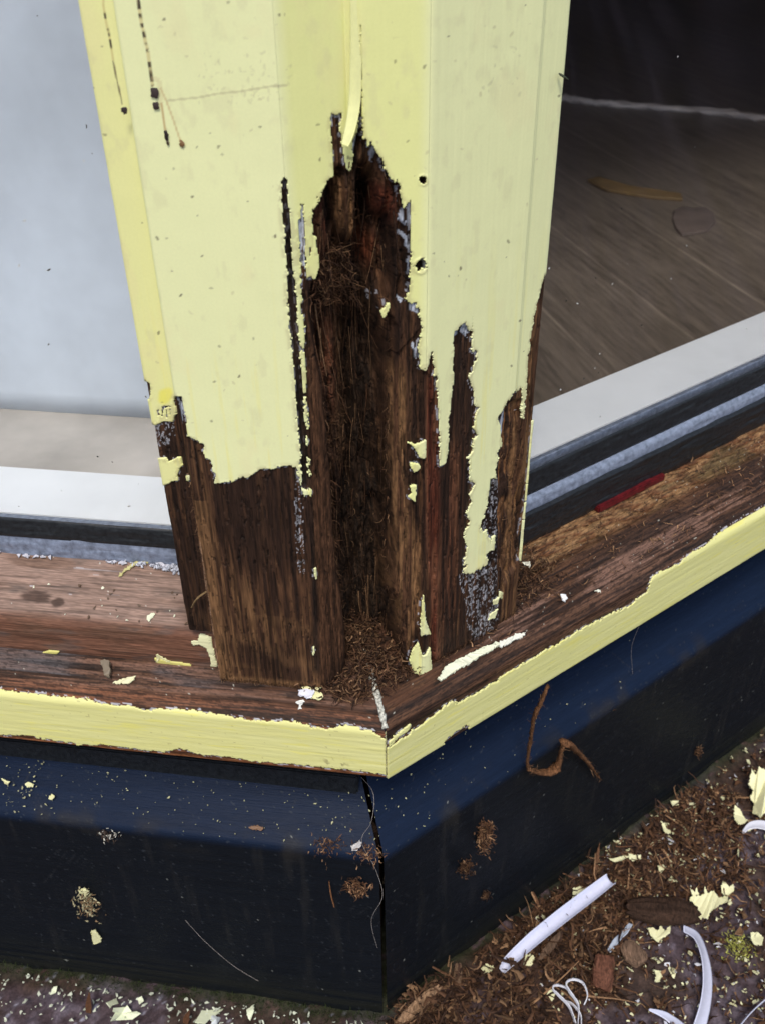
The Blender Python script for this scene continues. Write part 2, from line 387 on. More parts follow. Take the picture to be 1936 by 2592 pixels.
# ------------------------------------------------------------------ sills
SP = [(-.004, .2845), (.016, .2850), (.016, .3225), (.0115, .3272), (-.050, .3505), (-.092, .3600)]
RYEL = pz('P6', (15, 420), (15, 230), (110, 180), (90, 215), (45, 255), (30, 260)) 
def yellow_mask(side, U, V):
    if side == 'L':
        top = pz('P5', (-300, 10), (0, 30), (100, 40), (200, 55), (330, 65), (400, 75), (440, 90), (490, 98), (520, 103), (560, 97), (600, 112), (650, 125), (690, 112), (760, 115), (830, 120), (900, 128), (960, 140), (1020, 150), (1060, 155), (1100, 165)) + pz('E', (20, 1285), (80, 1295), (110, 1320), (150, 1315), (200, 1345), (235, 1335), (280, 1350), (340, 1360), (420, 1340), (520, 1322), (600, 1328), (650, 1335), (700, 1372), (740, 1360), (800, 1370), (850, 1420), (910, 1445), (990, 1500))
        bot = pz('P5', (-300, 195), (0, 222), (120, 228), (200, 240), (330, 262), (400, 268), (450, 264), (540, 275), (700, 296), (780, 280), (860, 303), (900, 312), (1040, 322), (1100, 336), (1200, 345), (1260, 345), (1300, 352), (1500, 372), (1640, 390), (1760, 400))
        return inpoly(U, V, top+bot[::-1])
    top = pz('E', (900, 1540), (960, 1540), (1010, 1500), (1100, 1440), (1160, 1410), (1180, 1375), (1260, 1330), (1340, 1270), (1440, 1200), (1500, 1140), (1580, 1080), (1600, 1100), (1645, 1085)) + pz('P6', (300, 85), (330, 88), (370, 62), (410, 42), (460, 10), (500, -10))
    top += pz('P4', (505, 1450), (560, 1420), (600, 1395), (700, 1335), (780, 1290), (870, 1235), (930, 1205), (1000, 1170), (1060, 1145), (1085, 1130), (1095, 1110), (1140, 1085), (1150, 1050), (1160, 1020), (1200, 995), (1280, 960), (1330, 915), (1405, 875), (1425, 850), (1490, 800), (1560, 765), (1652, 705), (1900, 560))
    bot = pz('P6', (15, 425), (120, 360), (270, 258), (500, 125), (700, 0)) + pz('P4', (730, 1482), (1000, 1310), (1652, 900), (2000, 690))
    m = inpoly(U, V, top+bot[::-1])
    isl = pz('E', (960, 1520), (960, 1490), (1010, 1430), (1100, 1360), (1150, 1320), (1175, 1310), (1160, 1350), (1130, 1380), (1060, 1430), (1000, 1480))
    hole = pz('P6', (262, 262), (275, 240), (320, 205), (350, 185), (372, 178), (370, 200), (330, 225), (290, 245), (275, 262))
    return (m | inpoly(U, V, isl)) & ~inpoly(U, V, hole)
SILL = {}
for fr, side, hi, far in ((LW, 'L', .285, SL), (RW, 'R', .46, SR)):
    q, a = profile(SP, .0006, .0013)
    sv = svals(hi, .0006, far); P, S, N = sweep(fr, q, sv, .0004)
    T = np.broadcast_to(q[:, 0], S.shape); A = np.broadcast_to(a, S.shape)
    U, V = proj(P)
    g1 = fbm(S/.06, A/.0016, 41 if side == 'L' else 51, 4); g2 = fbm(S/.012, A/.003, 43, 4); g3 = fbm(S/.05, A/.02, 45, 3); fine = vn(S/.0012, A/.0006, 47)
    front = sst(T, .006, .012)
    base = mixc(np.zeros(S.shape+(3,))+DARK, MID*1.15, sst(g1, .35, .65))
    if side == 'L':
        base = mixc(base, [.21, .115, .08], sst(g1+.3*g2, .60, .85)*.6)
        base = mixc(base, [.20, .07, .028], front*.75*sst(g1, .3, .7))
        base = mixc(base, [.27, .095, .028], sst(-A, -.026, -.018)*.8)
        base = mixc(base, [.10, .095, .10], sst(g3, .5, .7)*(T < .004)*.55)
    else:
        tanz = sst(-T, .016+.010*(g3-.5), .026)*sst(S, .085, .11)
        fib = fbm(S/.009+A/.004, A/.0022, 49, 4)
        base = mixc(base, [.195, .110, .078], sst(g1+.9*(g3-.5), .42, .66)*sst(T, -.013, -.002)*(1-front*.75)*sst(S, .02, .09)*.85)
        base = mixc(base, DARK*.9, sst(g3+.2*(g2-.5), .42, .62)*(T < -.004)*.6)
        base = mixc(base, mixc(np.zeros(S.shape+(3,))+[.13, .055, .022], [.25, .140, .062], sst(fib, .35, .65)), tanz)
        base = mixc(base, [.055, .05, .02], tanz*sst(g3, .52, .66)*.6)
        base = mixc(base, BLACK*1.5, sst(1-np.hypot((S-.118)/.035, (T+.030)/.012), 0, .5)*.85)
    # fine grain lines
    base = base*(.68+.60*fine)[..., None]; base = base*(1-.55*(fbm(S/.006, A/.00055, 46, 2) > .62))[..., None]
    dirt = np.exp(-((S-.02)/.06)**2)*(T < .010)
    base = mixc(base, [.075, .032, .016], dirt*sst(g2, .35, .6)*.8)
    h = (g1-.5)*.0009+(g2-.5)*.0004
    if side == 'R':
        h = h+tanz*((fib-.5)*.0040-.0022)
        h = h-.006*sst(1-np.hypot((S-.118)/.035, (T+.030)/.012), 0, .6)
    ym = (lambda u, v: yellow_mask(side, u, v))
    js = 3.0
    Uc = (U[1:, 1:]+U[:-1, :-1])/2; Vc = (V[1:, 1:]+V[:-1, :-1])/2; Sc = S[1:, 1:]; Ac = A[1:, 1:]
    du = (fbm(Sc/.0016, Ac/.0016, 61, 3)-.5)*js*2; dv = (fbm(Sc/.0019, Ac/.0016, 63, 3)-.5)*js*3.2
    mk = ym(Uc+du, Vc+dv) & (Ac < .062) & (Ac > .001)
    far_m = (Sc > hi-.02) & (Ac > .022) & (Ac < .054); mk = mk | far_m
    # primer halo on the bare wood next to the coat
    mf = np.pad(mk.astype(float), ((0, 1), (0, 1))); near_p = blur(mf, 2, 2)
    base = mixc(base, PRIMER*.8, ((near_p > .10) & (fbm(S/.0025, A/.0010, 65, 3) > .58))*.8)
    # small pale specks and cream chips scattered on the wood
    sp = (vn(S/.0014, A/.0009, 67) > .975); base = mixc(base, [.55, .54, .45], sp*.7*(T < .012))
    Pw = P+N*h[..., None]
    gc = np.stack([A, S, 0*S], -1)
    root = empty('window_sill', (0, 0, .285)); SILL[side] = root
    tag(root, 'timber sill with a peeling yellow front edge, carrying the pinkish bare bead left of the corner post' if side == 'L' else 'timber sill with a peeling yellow front edge and a rotten tan channel, running away right of the corner post', 'sill', 'timber sills of the bay')
    link('sill_timber', mesh_np('sill_timber', Pw.reshape(-1, 3), gridfaces(*S.shape).reshape(-1, 4), base.reshape(-1, 3), gc.reshape(-1, 3)), SILLW, root)
    yc = mixc(np.zeros(S.shape+(3,))+(YEL if side == 'L' else YEL*[.97, .99, 1.0]), [.76, .74, .33], fbm(S/.03, A/.004, 71, 4))
    yc = mixc(yc, [.80, .74, .16], sst(fbm(S/.02, A/.0018, 73, 3), .62, .78)*.5)
    yc = mixc(yc, [.35, .30, .14], (vn(S/.0022, A/.0011, 75) > .965)*.55)
    yc = mixc(yc, [.16, .12, .06], sst(fbm(S/.003, A/.003, 79, 3), .62, .7)*(np.exp(-((S-.022)/.006)**2-((A-.030)/.004)**2) if side == 'L' else 0*S))
    yc = yc*(.97+.06*fbm(S/.02, A/.0008, 77, 3))[..., None]
    Py = P+N*((fbm(S/.02, A/.0018, 77, 3)-.5)*.00020+.0004+.25*h)[..., None]
    ty = sheet(Py, N, mk, .0005, .0011, yc, gc, 'paint_coat'); link('paint_coat', ty, PAINTY, root)

# ------------------------------------------------------------------ bead board on the left sill
bd_pts = [(-.0090, .3335), (-.0090, .3565), (-.0125, .3610), (-.047, .3790), (-.055, .3800)]
q, a = profile(bd_pts, .0006, .0012)
sv = np.concatenate([np.arange(.0888, .30, .0006), [.32, .4, .7, SL]])
S = np.repeat(sv[:, None], len(q), 1); T = np.broadcast_to(q[:, 0], S.shape).copy(); Z = np.broadcast_to(q[:, 1], S.shape).copy(); A = np.broadcast_to(a, S.shape)
tan = np.gradient(q, axis=0); N = unit(LW(0*S, np.broadcast_to(tan[:, 1], S.shape), np.broadcast_to(-tan[:, 0], S.shape)))
pit = sst(.1055-S+.002*(fbm(S/.004, A/.004, 5)-.5), 0, .002)*sst(-T, .0150, .0175)
Z -= pit*.020
g1 = fbm(S/.05, A/.0013, 81, 5); g3 = fbm(S/.05, A/.012, 83, 3); g2 = fbm(S/.01, A/.0018, 87, 4)
topm = sst(-T, .010, .014)
c = mixc(np.zeros(S.shape+(3,))+[.165, .075, .045], [.265, .175, .135], topm)
c = mixc(c, c*.45, sst(g1, .52, .66)*.8); c = mixc(c, c*1.35, sst(g2, .55, .75)*.6)
c = mixc(c, [.12, .065, .04], sst(g3, .46, .66)*.6)
c = mixc(c, [.10, .085, .075], sst(fbm(S/.02, A/.006, 88, 4), .55, .75)*.45)
c = mixc(c, [.66, .65, .68], ((vn(S/.012, A/.0016, 85) > .90) & (g1 > .45))*np.clip((S-.14)/.08, 0, 1)*.75)
c = mixc(c, [.7, .7, .62], (vn(S/.0016, A/.0011, 89) > .975)*.7*topm)
for (s0, t0, ra, rb) in ((.245, -.026, .008, .0035), (.200, -.021, .009, .003), (.186, -.019, .0035, .0025)):
    d = np.hypot((S-s0)/ra, (T-t0)/rb)+.8*(g2-.5); c = mixc(c, [.05, .028, .02], sst(1.25-d, 0, .5)*.85)
c = mixc(c, [.05, .025, .012], pit)
c = mixc(c, [.10, .05, .03], sst(.118-S, 0, .012)*topm*.6)
c = c*(.8+.4*vn(S/.003, A/.0006, 91))[..., None]
P = LW(S, T, Z)+N*((g1-.5)*.0009)[..., None]
gc = np.stack([A, S, 0*S], -1)
bead = empty('glazing_bead', LW(.2, -.009, .336)); tag(bead, 'pinkish bare timber glazing bead lying on the left sill against the grey seal', 'bead')
F = gridfaces(*S.shape)
# end cap towards the post
n0 = S.shape[1]
capV = LW(.0888+0*q[:, 0], q[:, 0], 0*q[:, 0]+.330); V = np.concatenate([P.reshape(-1, 3), capV])
b0 = S.size; cap = np.stack([np.arange(n0-1), np.arange(1, n0), b0+np.arange(1, n0), b0+np.arange(n0-1)], 1)
link('bead_timber', mesh_np('bead_timber', V, np.concatenate([F.reshape(-1, 4), cap]), np.concatenate([c.reshape(-1, 3), np.tile(DARK, (n0, 1))]), np.concatenate([gc.reshape(-1, 3), capV])), SILLW, bead)
U, V_ = proj(P)
mk = inpoly(U[1:, 1:], V_[1:, 1:], pz('C', (285, 1775), (335, 1770), (340, 1725), (375, 1722), (425, 1745), (430, 1790), (450, 1850), (470, 1950), (425, 1950), (415, 1880), (395, 1825), (340, 1795), (300, 1805)))
cc = np.zeros(S.shape+(3,))+[.80, .78, .46]
link('paint_coat', sheet(P, N, mk, .0006, .001, cc, gc, 'paint_coat'), PAINTY, bead)
for mk in (inpoly(U[1:, 1:], V_[1:, 1:], pz('F', (1150, 1955), (1300, 1985), (1420, 2000), (1430, 2030), (1300, 2020), (1180, 2000))), inpoly(U[1:, 1:], V_[1:, 1:], pz('F', (320, 1915), (380, 1895), (440, 1905), (420, 1935), (330, 1935)))):
    link('paint_chip', sheet(P, N, mk, .0012, .001, np.zeros(S.shape+(3,))+[.66, .60, .18], gc, 'paint_chip'), PAINTY, bead)

# ------------------------------------------------------------------ windows
for fr, side, s0, s1 in ((LW, 'L', .100, SL), (RW, 'R', .100, SR)):
    wn = empty('window', fr((s0+s1)/2, -.045, .39))
    tag(wn, 'left window pane with white inner frame and blue-grey sealant above the pinkish bead' if side == 'L' else 'right window pane with white inner frame and black rubber above the rotten sill', 'window', 'windows of the bay')
    rr_ = np.random.default_rng(400+(side == 'R')); n_ = 150
    sp_ = flakes('glass_dirt', fr(rr_.uniform(.11, .75, n_), -.0447+np.zeros(n_), rr_.uniform(.41, .80, n_)), fr(rr_.normal(size=n_)*.05, 1.+np.zeros(n_), np.zeros(n_)), rr_.uniform(.0004, .0016, n_), np.where(rr_.random((n_, 1)) < .6, np.array([[.07, .065, .06]]), np.array([[.6, .6, .58]])), 401, None, wn, thick=.0001); sp_.data.materials.append(FLK); sp_['kind'] = 'stuff'
    box('glass_pane', fr, s0, s1, -.049, -.045, .372, 2.26, GLASS, wn, 0)
    box('inner_frame', fr, s0 if side == 'L' else s0, s1, -.104, -.0535, .34, .3985, UPVC, wn, .0015)
    box('inner_frame', fr, s1-.06, s1, -.104, -.0535, .3986, 2.26, UPVC, wn, .002)
    box('head_rail', fr, s0, s1, -.104, -.03, 2.261, 2.299, UPVC, wn, .002)
    # gaskets and sealant: slightly wavy swept strips
    def strip(name, pts, mat, amp, seed, s_a=s0, s_b=s1):
        q, a = profile(pts, .0006, .0008); sv = np.concatenate([np.arange(s_a, min(s_b, .5), .0015), [.6, s_b]]) if s_b > .6 else np.arange(s_a, s_b, .0015)
        S = np.repeat(sv[:, None], len(q), 1); n = (fbm(S/.02, np.broadcast_to(a, S.shape)/.004, seed, 3)-.5)*amp
        P = fr(S, np.broadcast_to(q[:, 0], S.shape)+n, np.broadcast_to(q[:, 1], S.shape)+n)
        return link(name, mesh_np(name, P.reshape(-1, 3), gridfaces(*S.shape).reshape(-1, 4)), mat, wn)
    strip('inner_gasket', [(-.0535, .3987), (-.0495, .3995), (-.0493, .390)], SEAL, .0003, 3)
    if side == 'L':
        strip('gasket', [(-.0449, .4025), (-.0440, .402), (-.0432, .392), (-.0435, .390)], RUB, .0010, 4)
        strip('sealant', [(-.0446, .3925), (-.0438, .3915), (-.0434, .3860), (-.0436, .3800), (-.0440, .3700)], SEAL, .0010, 5)
    else:
        strip('gasket', [(-.0449, .3975), (-.0438, .3965), (-.0432, .384), (-.0436, .3815)], RUB, .0012, 6)
        strip('sealant', [(-.0442, .3800), (-.0427, .3792), (-.0408, .3762), (-.0402, .3715), (-.0408, .3695)], SEAL, .0006, 7)
        strip('frame_rubber', [(-.0408, .3715), (-.0378, .3700), (-.0385, .3580), (-.0395, .3470), (-.043, .338)], RUB, .0016, 8)
rp = box('red_packer', RW, .212, .280, -.050, -.0360, .3440, .3492, REDM, None, .0008)
tag(rp, 'red plastic glazing packer poking out from under the black rubber on the right sill', 'packer')
ib = box('window_board', LW, .06, SL, -.210, -.1045, .33, .3870, BOARD, None, .002); tag(ib, 'grey-brown stone window board inside the left pane', 'window board')
me_s = np.linspace(.02, SL, 200); zz = np.linspace(.3872, 2.25, 120); Sx, Zx = np.meshgrid(me_s, zz, indexing='ij')
P = LW(Sx, -.197+.006*fbm(Sx/.15, Zx/.6, 93, 3), Zx)
bl = link('sky_panel', mesh_np('sky_panel', P.reshape(-1, 3), gridfaces(*Sx.shape).reshape(-1, 4)), SKYPANEL)  # panel added behind the left pane to stand for its pale sky reflection
md = bl.modifiers.new('thickness', 'SOLIDIFY'); md.thickness = .0012
tag(bl, 'pale blue-grey panel added inside the left window as its sky reflection', 'sky_panel')

# shapes set on the floor behind the right pane
def polytube(name, pts, r, col, mat, flat=1., sides=8, parent=None, n=40):
    pts = np.asarray(pts, float); t_ = np.linspace(0, len(pts)-1, n); i = np.clip(t_.astype(int), 0, len(pts)-2); f = (t_-i)[:, None]
    g = lambda k: pts[np.clip(k, 0, len(pts)-1)]
    p = .5*((2*g(i))+(-g(i-1)+g(i+1))*f+(2*g(i-1)-5*g(i)+4*g(i+1)-g(i+2))*f**2+(-g(i-1)+3*g(i)-3*g(i+1)+g(i+2))*f**3)
    rr = np.interp(np.linspace(0, 1, n), np.linspace(0, 1, len(np.atleast_1d(r))), np.atleast_1d(r)) if np.ndim(r) else np.full(n, r)
    V, F, C = tubes(p[None], rr[None], [col], sides, flat); C = C*(.45+1.1*fbm(np.arange(len(C))/(sides*2.5), np.arange(len(C)) % sides*.9, 17, 3))[:, None]
    if sides == 8: V = V+rng.normal(size=V.shape)*rr.mean()*.10
    return link(name, mesh_np(name, V, F, C, V.copy()), mat, parent)
def onfloor(u, v, z): return hit(u, v, (0, 0, 1), z)
reflection_strip = polytube('reflection_strip', [onfloor(1425, 246, .056), onfloor(1500, 258, .056), onfloor(1620, 268, .056), onfloor(1760, 278, .056), onfloor(1950, 300, .056), onfloor(2150, 330, .056)], .026, (.85, .76, .70), FIB, .35)  # added strip imitates the pale reflection streak on the right glass
tag(reflection_strip, 'pale beige strip added across the dark floor as the reflection streak in the right window', 'reflection_strip')
def lowblock(name, uvs, z0, z1, col):
    pts = [onfloor(u, v, z0) for u, v in uvs]; n = len(pts); V = np.array([[p[0], p[1], z] for z in (z0, z1) for p in pts])
    me = bpy.data.meshes.new(name); me.from_pydata(V.tolist(), [], [tuple(range(n, 2*n))]+[(i, (i+1) % n, n+(i+1) % n, n+i) for i in range(n)])
    o = link(name, me, plain(name, col, .6, 8, .6, 1.3)); md = o.modifiers.new('b', 'BEVEL'); md.width = .003; md.segments = 2; return o
tag(lowblock('ochre_strip', pz('P2', (880, 785), (930, 770), (1060, 808), (1290, 845), (1295, 868), (1150, 858), (960, 826)), .051, .058, (.22, .14, .055)), 'flat ochre strip lying on the dark floor beyond the right pane', 'ochre_shape')  # flat ochre shape set on the floor
tag(lowblock('red_shape', pz('P2', (1255, 915), (1290, 898), (1340, 905), (1390, 900), (1430, 925), (1440, 965), (1405, 1000), (1350, 1012), (1290, 1020), (1262, 985), (1250, 950)), .051, .056, (.14, .108, .092)), 'flat dull red shape on the dark floor beyond the right pane', 'red_shape')  # flat dull red shape set on the floor
# ------------------------------------------------------------------ corner post
def xy(fr, s, t): p = fr(s, t, 0.); return p[:2]
knots = [xy(LW, .1045, -.046), xy(LW, .1045, -.0045), xy(LW, .0900, -.0040), xy(LW, .0893, 0), xy(LW, .0315, 0), xy(LW, .0090, -.0160), np.array([-.0028, .0141]),
         xy(RW, .0315, 0), xy(RW, .0890, 0), xy(RW, .0895, -.0018), xy(RW, .1060, -.0030), xy(RW, .1060, -.046)]
knots = np.array(knots); ST = .00045
kd = np.linalg.norm(np.diff(knots, axis=0), axis=1); KL = np.concatenate([[0], np.cumsum(kd)])
na = int(KL[-1]/ST); aa = np.linspace(0, KL[-1], na); B = np.stack([np.interp(aa, KL, knots[:, i]) for i in (0, 1)], 1)
k = 2
for _ in range(2):
    p = np.concatenate([np.repeat(B[:1], k, 0), B, np.repeat(B[-1:], k, 0)]); cs = np.cumsum(np.vstack([[0, 0], p]), 0); B = (cs[2*k+1:]-cs[:-2*k-1])/(2*k+1)
tg = unit(np.gradient(B, axis=0)); NB = np.stack([tg[:, 1], -tg[:, 0]], 1)        # outward
bis = np.array([-math.sin(math.pi/8), math.cos(math.pi/8)])
wrec1 = sst(aa, KL[4]-.001, KL[4]+.006)*(1-sst(aa, KL[7]-.006, KL[7]+.001))
kk = 12; cs = np.cumsum(np.vstack([np.zeros((1, 2)), np.pad(-NB, ((kk, kk), (0, 0)), mode='edge')]), 0); sm = unit((cs[2*kk+1:]-cs[:-2*kk-1])/(2*kk+1))
DB = unit(sm*(1-wrec1[:, None])+bis*wrec1[:, None]); wrec = wrec1[:, None]
zz = np.concatenate([np.arange(.322, .700, ST), [.71, .75, .85, 1.0, 1.25, 1.499]])
Aa, Z = np.meshgrid(aa, zz, indexing='ij'); sh = Aa.shape
P0 = np.stack([np.broadcast_to(B[:, :1], sh), np.broadcast_to(B[:, 1:], sh), Z], -1)
N3 = np.stack([np.broadcast_to(NB[:, :1], sh), np.broadcast_to(NB[:, 1:], sh), 0*Z], -1)
D3 = np.stack([np.broadcast_to(DB[:, :1], sh), np.broadcast_to(DB[:, 1:], sh), 0*Z], -1)
U, V = proj(P0)
c4 = lambda x: (x[1:, 1:]+x[:-1, :-1])/2
Uc, Vc, Ac, Zc = c4(U), c4(V), c4(Aa), c4(Z)

LMAIN = [(900, -400), (913, 60), (911, 113)] + pz('A', (868, 0), (850, 200), (830, 350), (800, 400), (795, 500), (800, 620), (785, 700), (770, 725), (735, 690), (710, 560), (690, 420), (670, 290), (695, 230), (690, 170), (640, 190), (610, 180), (600, 150), (590, 200), (590, 380), (605, 560), (615, 700), (615, 780), (590, 785), (560, 800), (535, 850), (510, 940), (480, 1000), (465, 1030), (450, 1070), (415, 1080), (415, 1200), (420, 1330), (450, 1345), (465, 1450), (480, 1590), (480, 1640), (455, 1720), (430, 1760), (395, 1720), (370, 1755), (360, 1900), (340, 2000), (320, 2100))
LMAIN += pz('B', (197, 0), (200, 170), (208, 300), (212, 430), (222, 520), (225, 640), (235, 780), (238, 900), (240, 1000), (200, 1010), (185, 940)) 
LMAIN += pz('C', (1045, 660), (1040, 600), (1020, 560), (980, 545), (920, 550), (860, 570), (800, 570), (740, 590), (690, 630), (660, 620), (620, 640), (560, 655), (500, 665), (450, 672), (465, 610), (435, 580), (445, 545), (420, 500), (390, 490), (375, 450), (385, 400), (330, 370), (265, 340), (255, 200), (240, 150), (225, 60), (175, 55), (168, 100), (185, 190), (170, 200), (165, 235), (90, 235), (40, 262), (0, 238), (-60, 240)) + [(150, 900), (120, -400)]
LINE1 = pz('A', (140, 785), (128, 820), (130, 920), (128, 1000), (135, 1150), (155, 1300), (165, 1500), (180, 1800), (190, 2100)) + pz('B', (135, 200), (150, 400), (165, 600), (178, 800), (185, 960), (232, 980), (222, 800), (212, 640), (197, 450), (187, 300), (176, 180), (163, 0)) + pz('A', (275, 2100), (270, 1900), (250, 1750), (230, 1550), (215, 1350), (205, 1150), (185, 950), (175, 820), (160, 790))
LINE2 = pz('A', (310, 1045), (305, 1160), (278, 1190), (290, 1300), (298, 1500), (305, 1700), (312, 1900), (318, 2100)) + pz('B', (195, 0), (200, 170), (210, 300), (212, 450), (222, 640), (225, 780), (240, 1000), (300, 1000), (300, 0)) + pz('A', (400, 2100), (370, 1760), (358, 1700), (352, 1500), (345, 1300), (340, 1150), (330, 1048))
GAPS = [pz('B', (160, 178), (200, 178), (205, 205), (170, 208)), pz('B', (180, 432), (212, 425), (215, 448), (185, 455)), pz('B', (195, 640), (230, 640), (230, 668), (200, 672)), pz('B', (200, 715), (235, 710), (235, 785), (205, 780)), pz('B', (205, 900), (240, 890), (240, 965), (215, 960)),
        pz('A', (385, 1450), (405, 1440), (405, 1480), (395, 1540), (388, 1500)), pz('A', (468, 900), (470, 1010), (462, 1010), (465, 900)), pz('A', (400, 1170), (405, 1170), (398, 1240)),
        pz('P3', (600, 105), (622, 130), (625, 165), (648, 175), (655, 215), (650, 250), (622, 252), (600, 180)), pz('C', (50, 160), (65, 150), (68, 195), (55, 195)), pz('C', (85, 130), (140, 125), (155, 135), (100, 145), (90, 205), (80, 200)), pz('C', (110, 150), (120, 150), (125, 210), (115, 210)), pz('C', (135, 150), (148, 150), (150, 190), (140, 190))]
RMAIN = [(909, -400), (914, 60), (916, 160)] + pz('A', (885, 0), (888, 120), (880, 200), (900, 280), (890, 400), (930, 430), (940, 490), (975, 440), (1000, 520), (1050, 570), (1090, 640), (1110, 700), (1150, 760), (1200, 820), (1245, 840), (1250, 920), (1270, 1050), (1280, 1080), (1345, 1000), (1348, 1200), (1345, 1480), (1340, 1700), (1345, 1820), (1320, 1900), (1280, 1920), (1330, 1960), (1400, 2000), (1440, 2100))
RMAIN += pz('B', (855, 60), (835, 170), (850, 250), (840, 290), (885, 300), (897, 250), (910, 195), (925, 300), (922, 330), (947, 330), (935, 370), (945, 440), (950, 560), (955, 700), (955, 840), (990, 820), (1000, 760), (1005, 600), (1020, 450), (1035, 330), (1025, 300), (1030, 180), (1030, 90), (1060, 60), (1100, 30), (1120, 80), (1132, 80), (1140, -60), (1135, 80), (1140, 100), (1128, 180), (1165, 205), (1150, 260), (1120, 340), (1145, 420), (1150, 500), (1178, 510), (1150, 560), (1150, 640), (1170, 665), (1145, 700), (1140, 760), (1110, 800), (1130, 850), (1115, 910), (1155, 940), (1120, 1000), (1135, 1040), (1100, 1100), (1125, 1150), (1090, 1230), (1110, 1280), (1090, 1390), (1110, 1395), (1085, 1430), (1130, 1440), (1190, 1410), (1230, 1370), (1205, 1340), (1245, 1300), (1240, 1255), (1215, 1210), (1180, 1190), (1200, 1130), (1215, 1060), (1230, 980), (1235, 910), (1272, 905), (1262, 860), (1285, 800), (1270, 760), (1300, 720), (1290, 600), (1275, 572), (1320, 500), (1350, 450), (1405, 388), (1418, 420), (1412, 575), (1421, 575), (1435, 420), (1450, 200), (1470, 60), (1480, 0)) + [(1376, 690), (1383, 680), (1420, 600), (1600, -400)]
ISL = [pz('B', (835, 1830), (860, 1905), (880, 1900), (903, 1855), (912, 2000), (905, 2035), (850, 2035), (810, 1995), (788, 1930), (800, 1880)), pz('B', (865, 1550), (850, 1700), (850, 1790), (905, 1780), (880, 1720), (870, 1650)),
       pz('B', (770, 700), (820, 720), (880, 695), (875, 800), (840, 790), (820, 740)), pz('B', (790, 820), (840, 830), (850, 850), (815, 875), (795, 850)), pz('B', (790, 950), (825, 945), (820, 1040), (780, 1010), (800, 990)),
       pz('B', (1245, 1240), (1265, 1225), (1260, 1310), (1240, 1310)), pz('B', (1255, 1590), (1290, 1575), (1275, 1612), (1255, 1615)), pz('B', (1240, 1665), (1280, 1640), (1262, 1690), (1225, 1705)), pz('B', (1195, 1825), (1310, 1790), (1315, 1830), (1220, 1850)),
       pz('B', (1095, 1915), (1150, 1850), (1155, 1870), (1110, 1912)), pz('B', (1295, 1545), (1310, 1550), (1300, 1590), (1292, 1570)),
       pz('C', (40, 500), (110, 490), (130, 520), (180, 500), (190, 485), (215, 490), (220, 530), (230, 545), (205, 570), (190, 620), (200, 650), (150, 655), (120, 680), (75, 685), (30, 690)), pz('B', (255, 1412), (268, 1412), (270, 1470), (258, 1475)),
       pz('B', (245, 1860), (256, 1850), (256, 1900), (247, 1900)), pz('B', (228, 965), (240, 965), (240, 1000), (230, 1000)), pz('A', (1060, 2060), (1110, 2010), (1120, 1985), (1150, 1980), (1140, 2040), (1110, 2100), (1085, 2120)),
       pz('C', (255, 620), (270, 612), (276, 650), (262, 655))]
HOLES = [(1069, 454, 10, 11), (1063, 672, 14, 17)]
jA = (fbm(Ac/.0012, Zc/.0016, 101, 3)-.5); jB = (fbm(Ac/.0015, Zc/.0022, 103, 3)-.5)
jm = .35+1.5*sst(fbm(Ac/.012, Zc/.02, 105, 3), .35, .65); u_, v_ = Uc+jA*7*jm, Vc+jB*13*jm
paint = inpoly(u_, v_, LMAIN) | inpoly(u_, v_, RMAIN)
mouth = inpoly(u_, v_, LINE1) | inpoly(u_, v_, LINE2)
paint &= ~mouth
for g in GAPS: paint &= ~inpoly(u_, v_, g)
for (hx, hy, hr, hs) in HOLES: paint &= (((u_-hx)/hr)**2+((v_-hy)/hs)**2) > 1
for g in ISL: paint |= inpoly(Uc+jA*3, Vc+jB*4, g)
paint |= (Zc > .655) & (Vc < 60)
# thin cream lip left on the far edge of the right strip
lip = (Ac > KL[10]-.0012) & (Ac < KL[10]+.0006) & (Vc > 1060) & (Vc < 1420) & (vn(Ac*0, Zc/.004, 7) > .06); paint |= lip
# primer flecks: small broken islands near B(1000..1290,1450..1850)
fz = inpoly(Uc, Vc, pz('B', (1060, 1450), (1290, 1350), (1290, 1700), (1180, 1880), (1120, 1800), (1100, 1600)))
fz2 = inpoly(Uc, Vc, pz('B', (1230, 920), (1290, 900), (1285, 1350), (1190, 1420), (1200, 1180)))
fz3 = inpoly(Uc, Vc, pz('P3', (650, 345), (750, 345), (770, 430), (670, 470))) | inpoly(Uc, Vc, pz('P3', (1270, 560), (1310, 600), (1320, 1010), (1290, 1010), (1275, 800)))

# ---- depth
PAR = lambda poly, jx=6, jy=10: inpoly(U+(fbm(Aa/.0022, Z/.003, 111, 3)-.5)*jx, V+(fbm(Aa/.002, Z/.012, 113, 3)-.5)*jy, poly).astype(float)
cav = PAR(pz('A', (560, 800), (615, 780), (640, 730), (690, 700), (735, 730), (790, 720), (830, 500), (860, 330), (885, 420), (930, 430), (980, 520), (1050, 600), (1200, 830), (1250, 860), (1270, 1100), (1240, 1200), (1290, 1260), (1300, 1400), (1320, 1800), (1290, 1900), (1250, 1960), (1150, 2100)) + pz('B', (720, 60), (700, 300), (690, 700), (700, 1200), (700, 1600), (745, 1650), (745, 1800), (775, 1980), (700, 2300), (400, 2300), (455, 1900), (425, 1600), (385, 1400), (370, 1100), (340, 700), (300, 400), (240, 0)) + pz('A', (400, 2100), (410, 1950), (395, 1880), (460, 1750), (485, 1640), (465, 1400), (420, 1330), (415, 1080), (465, 1035), (510, 940)))
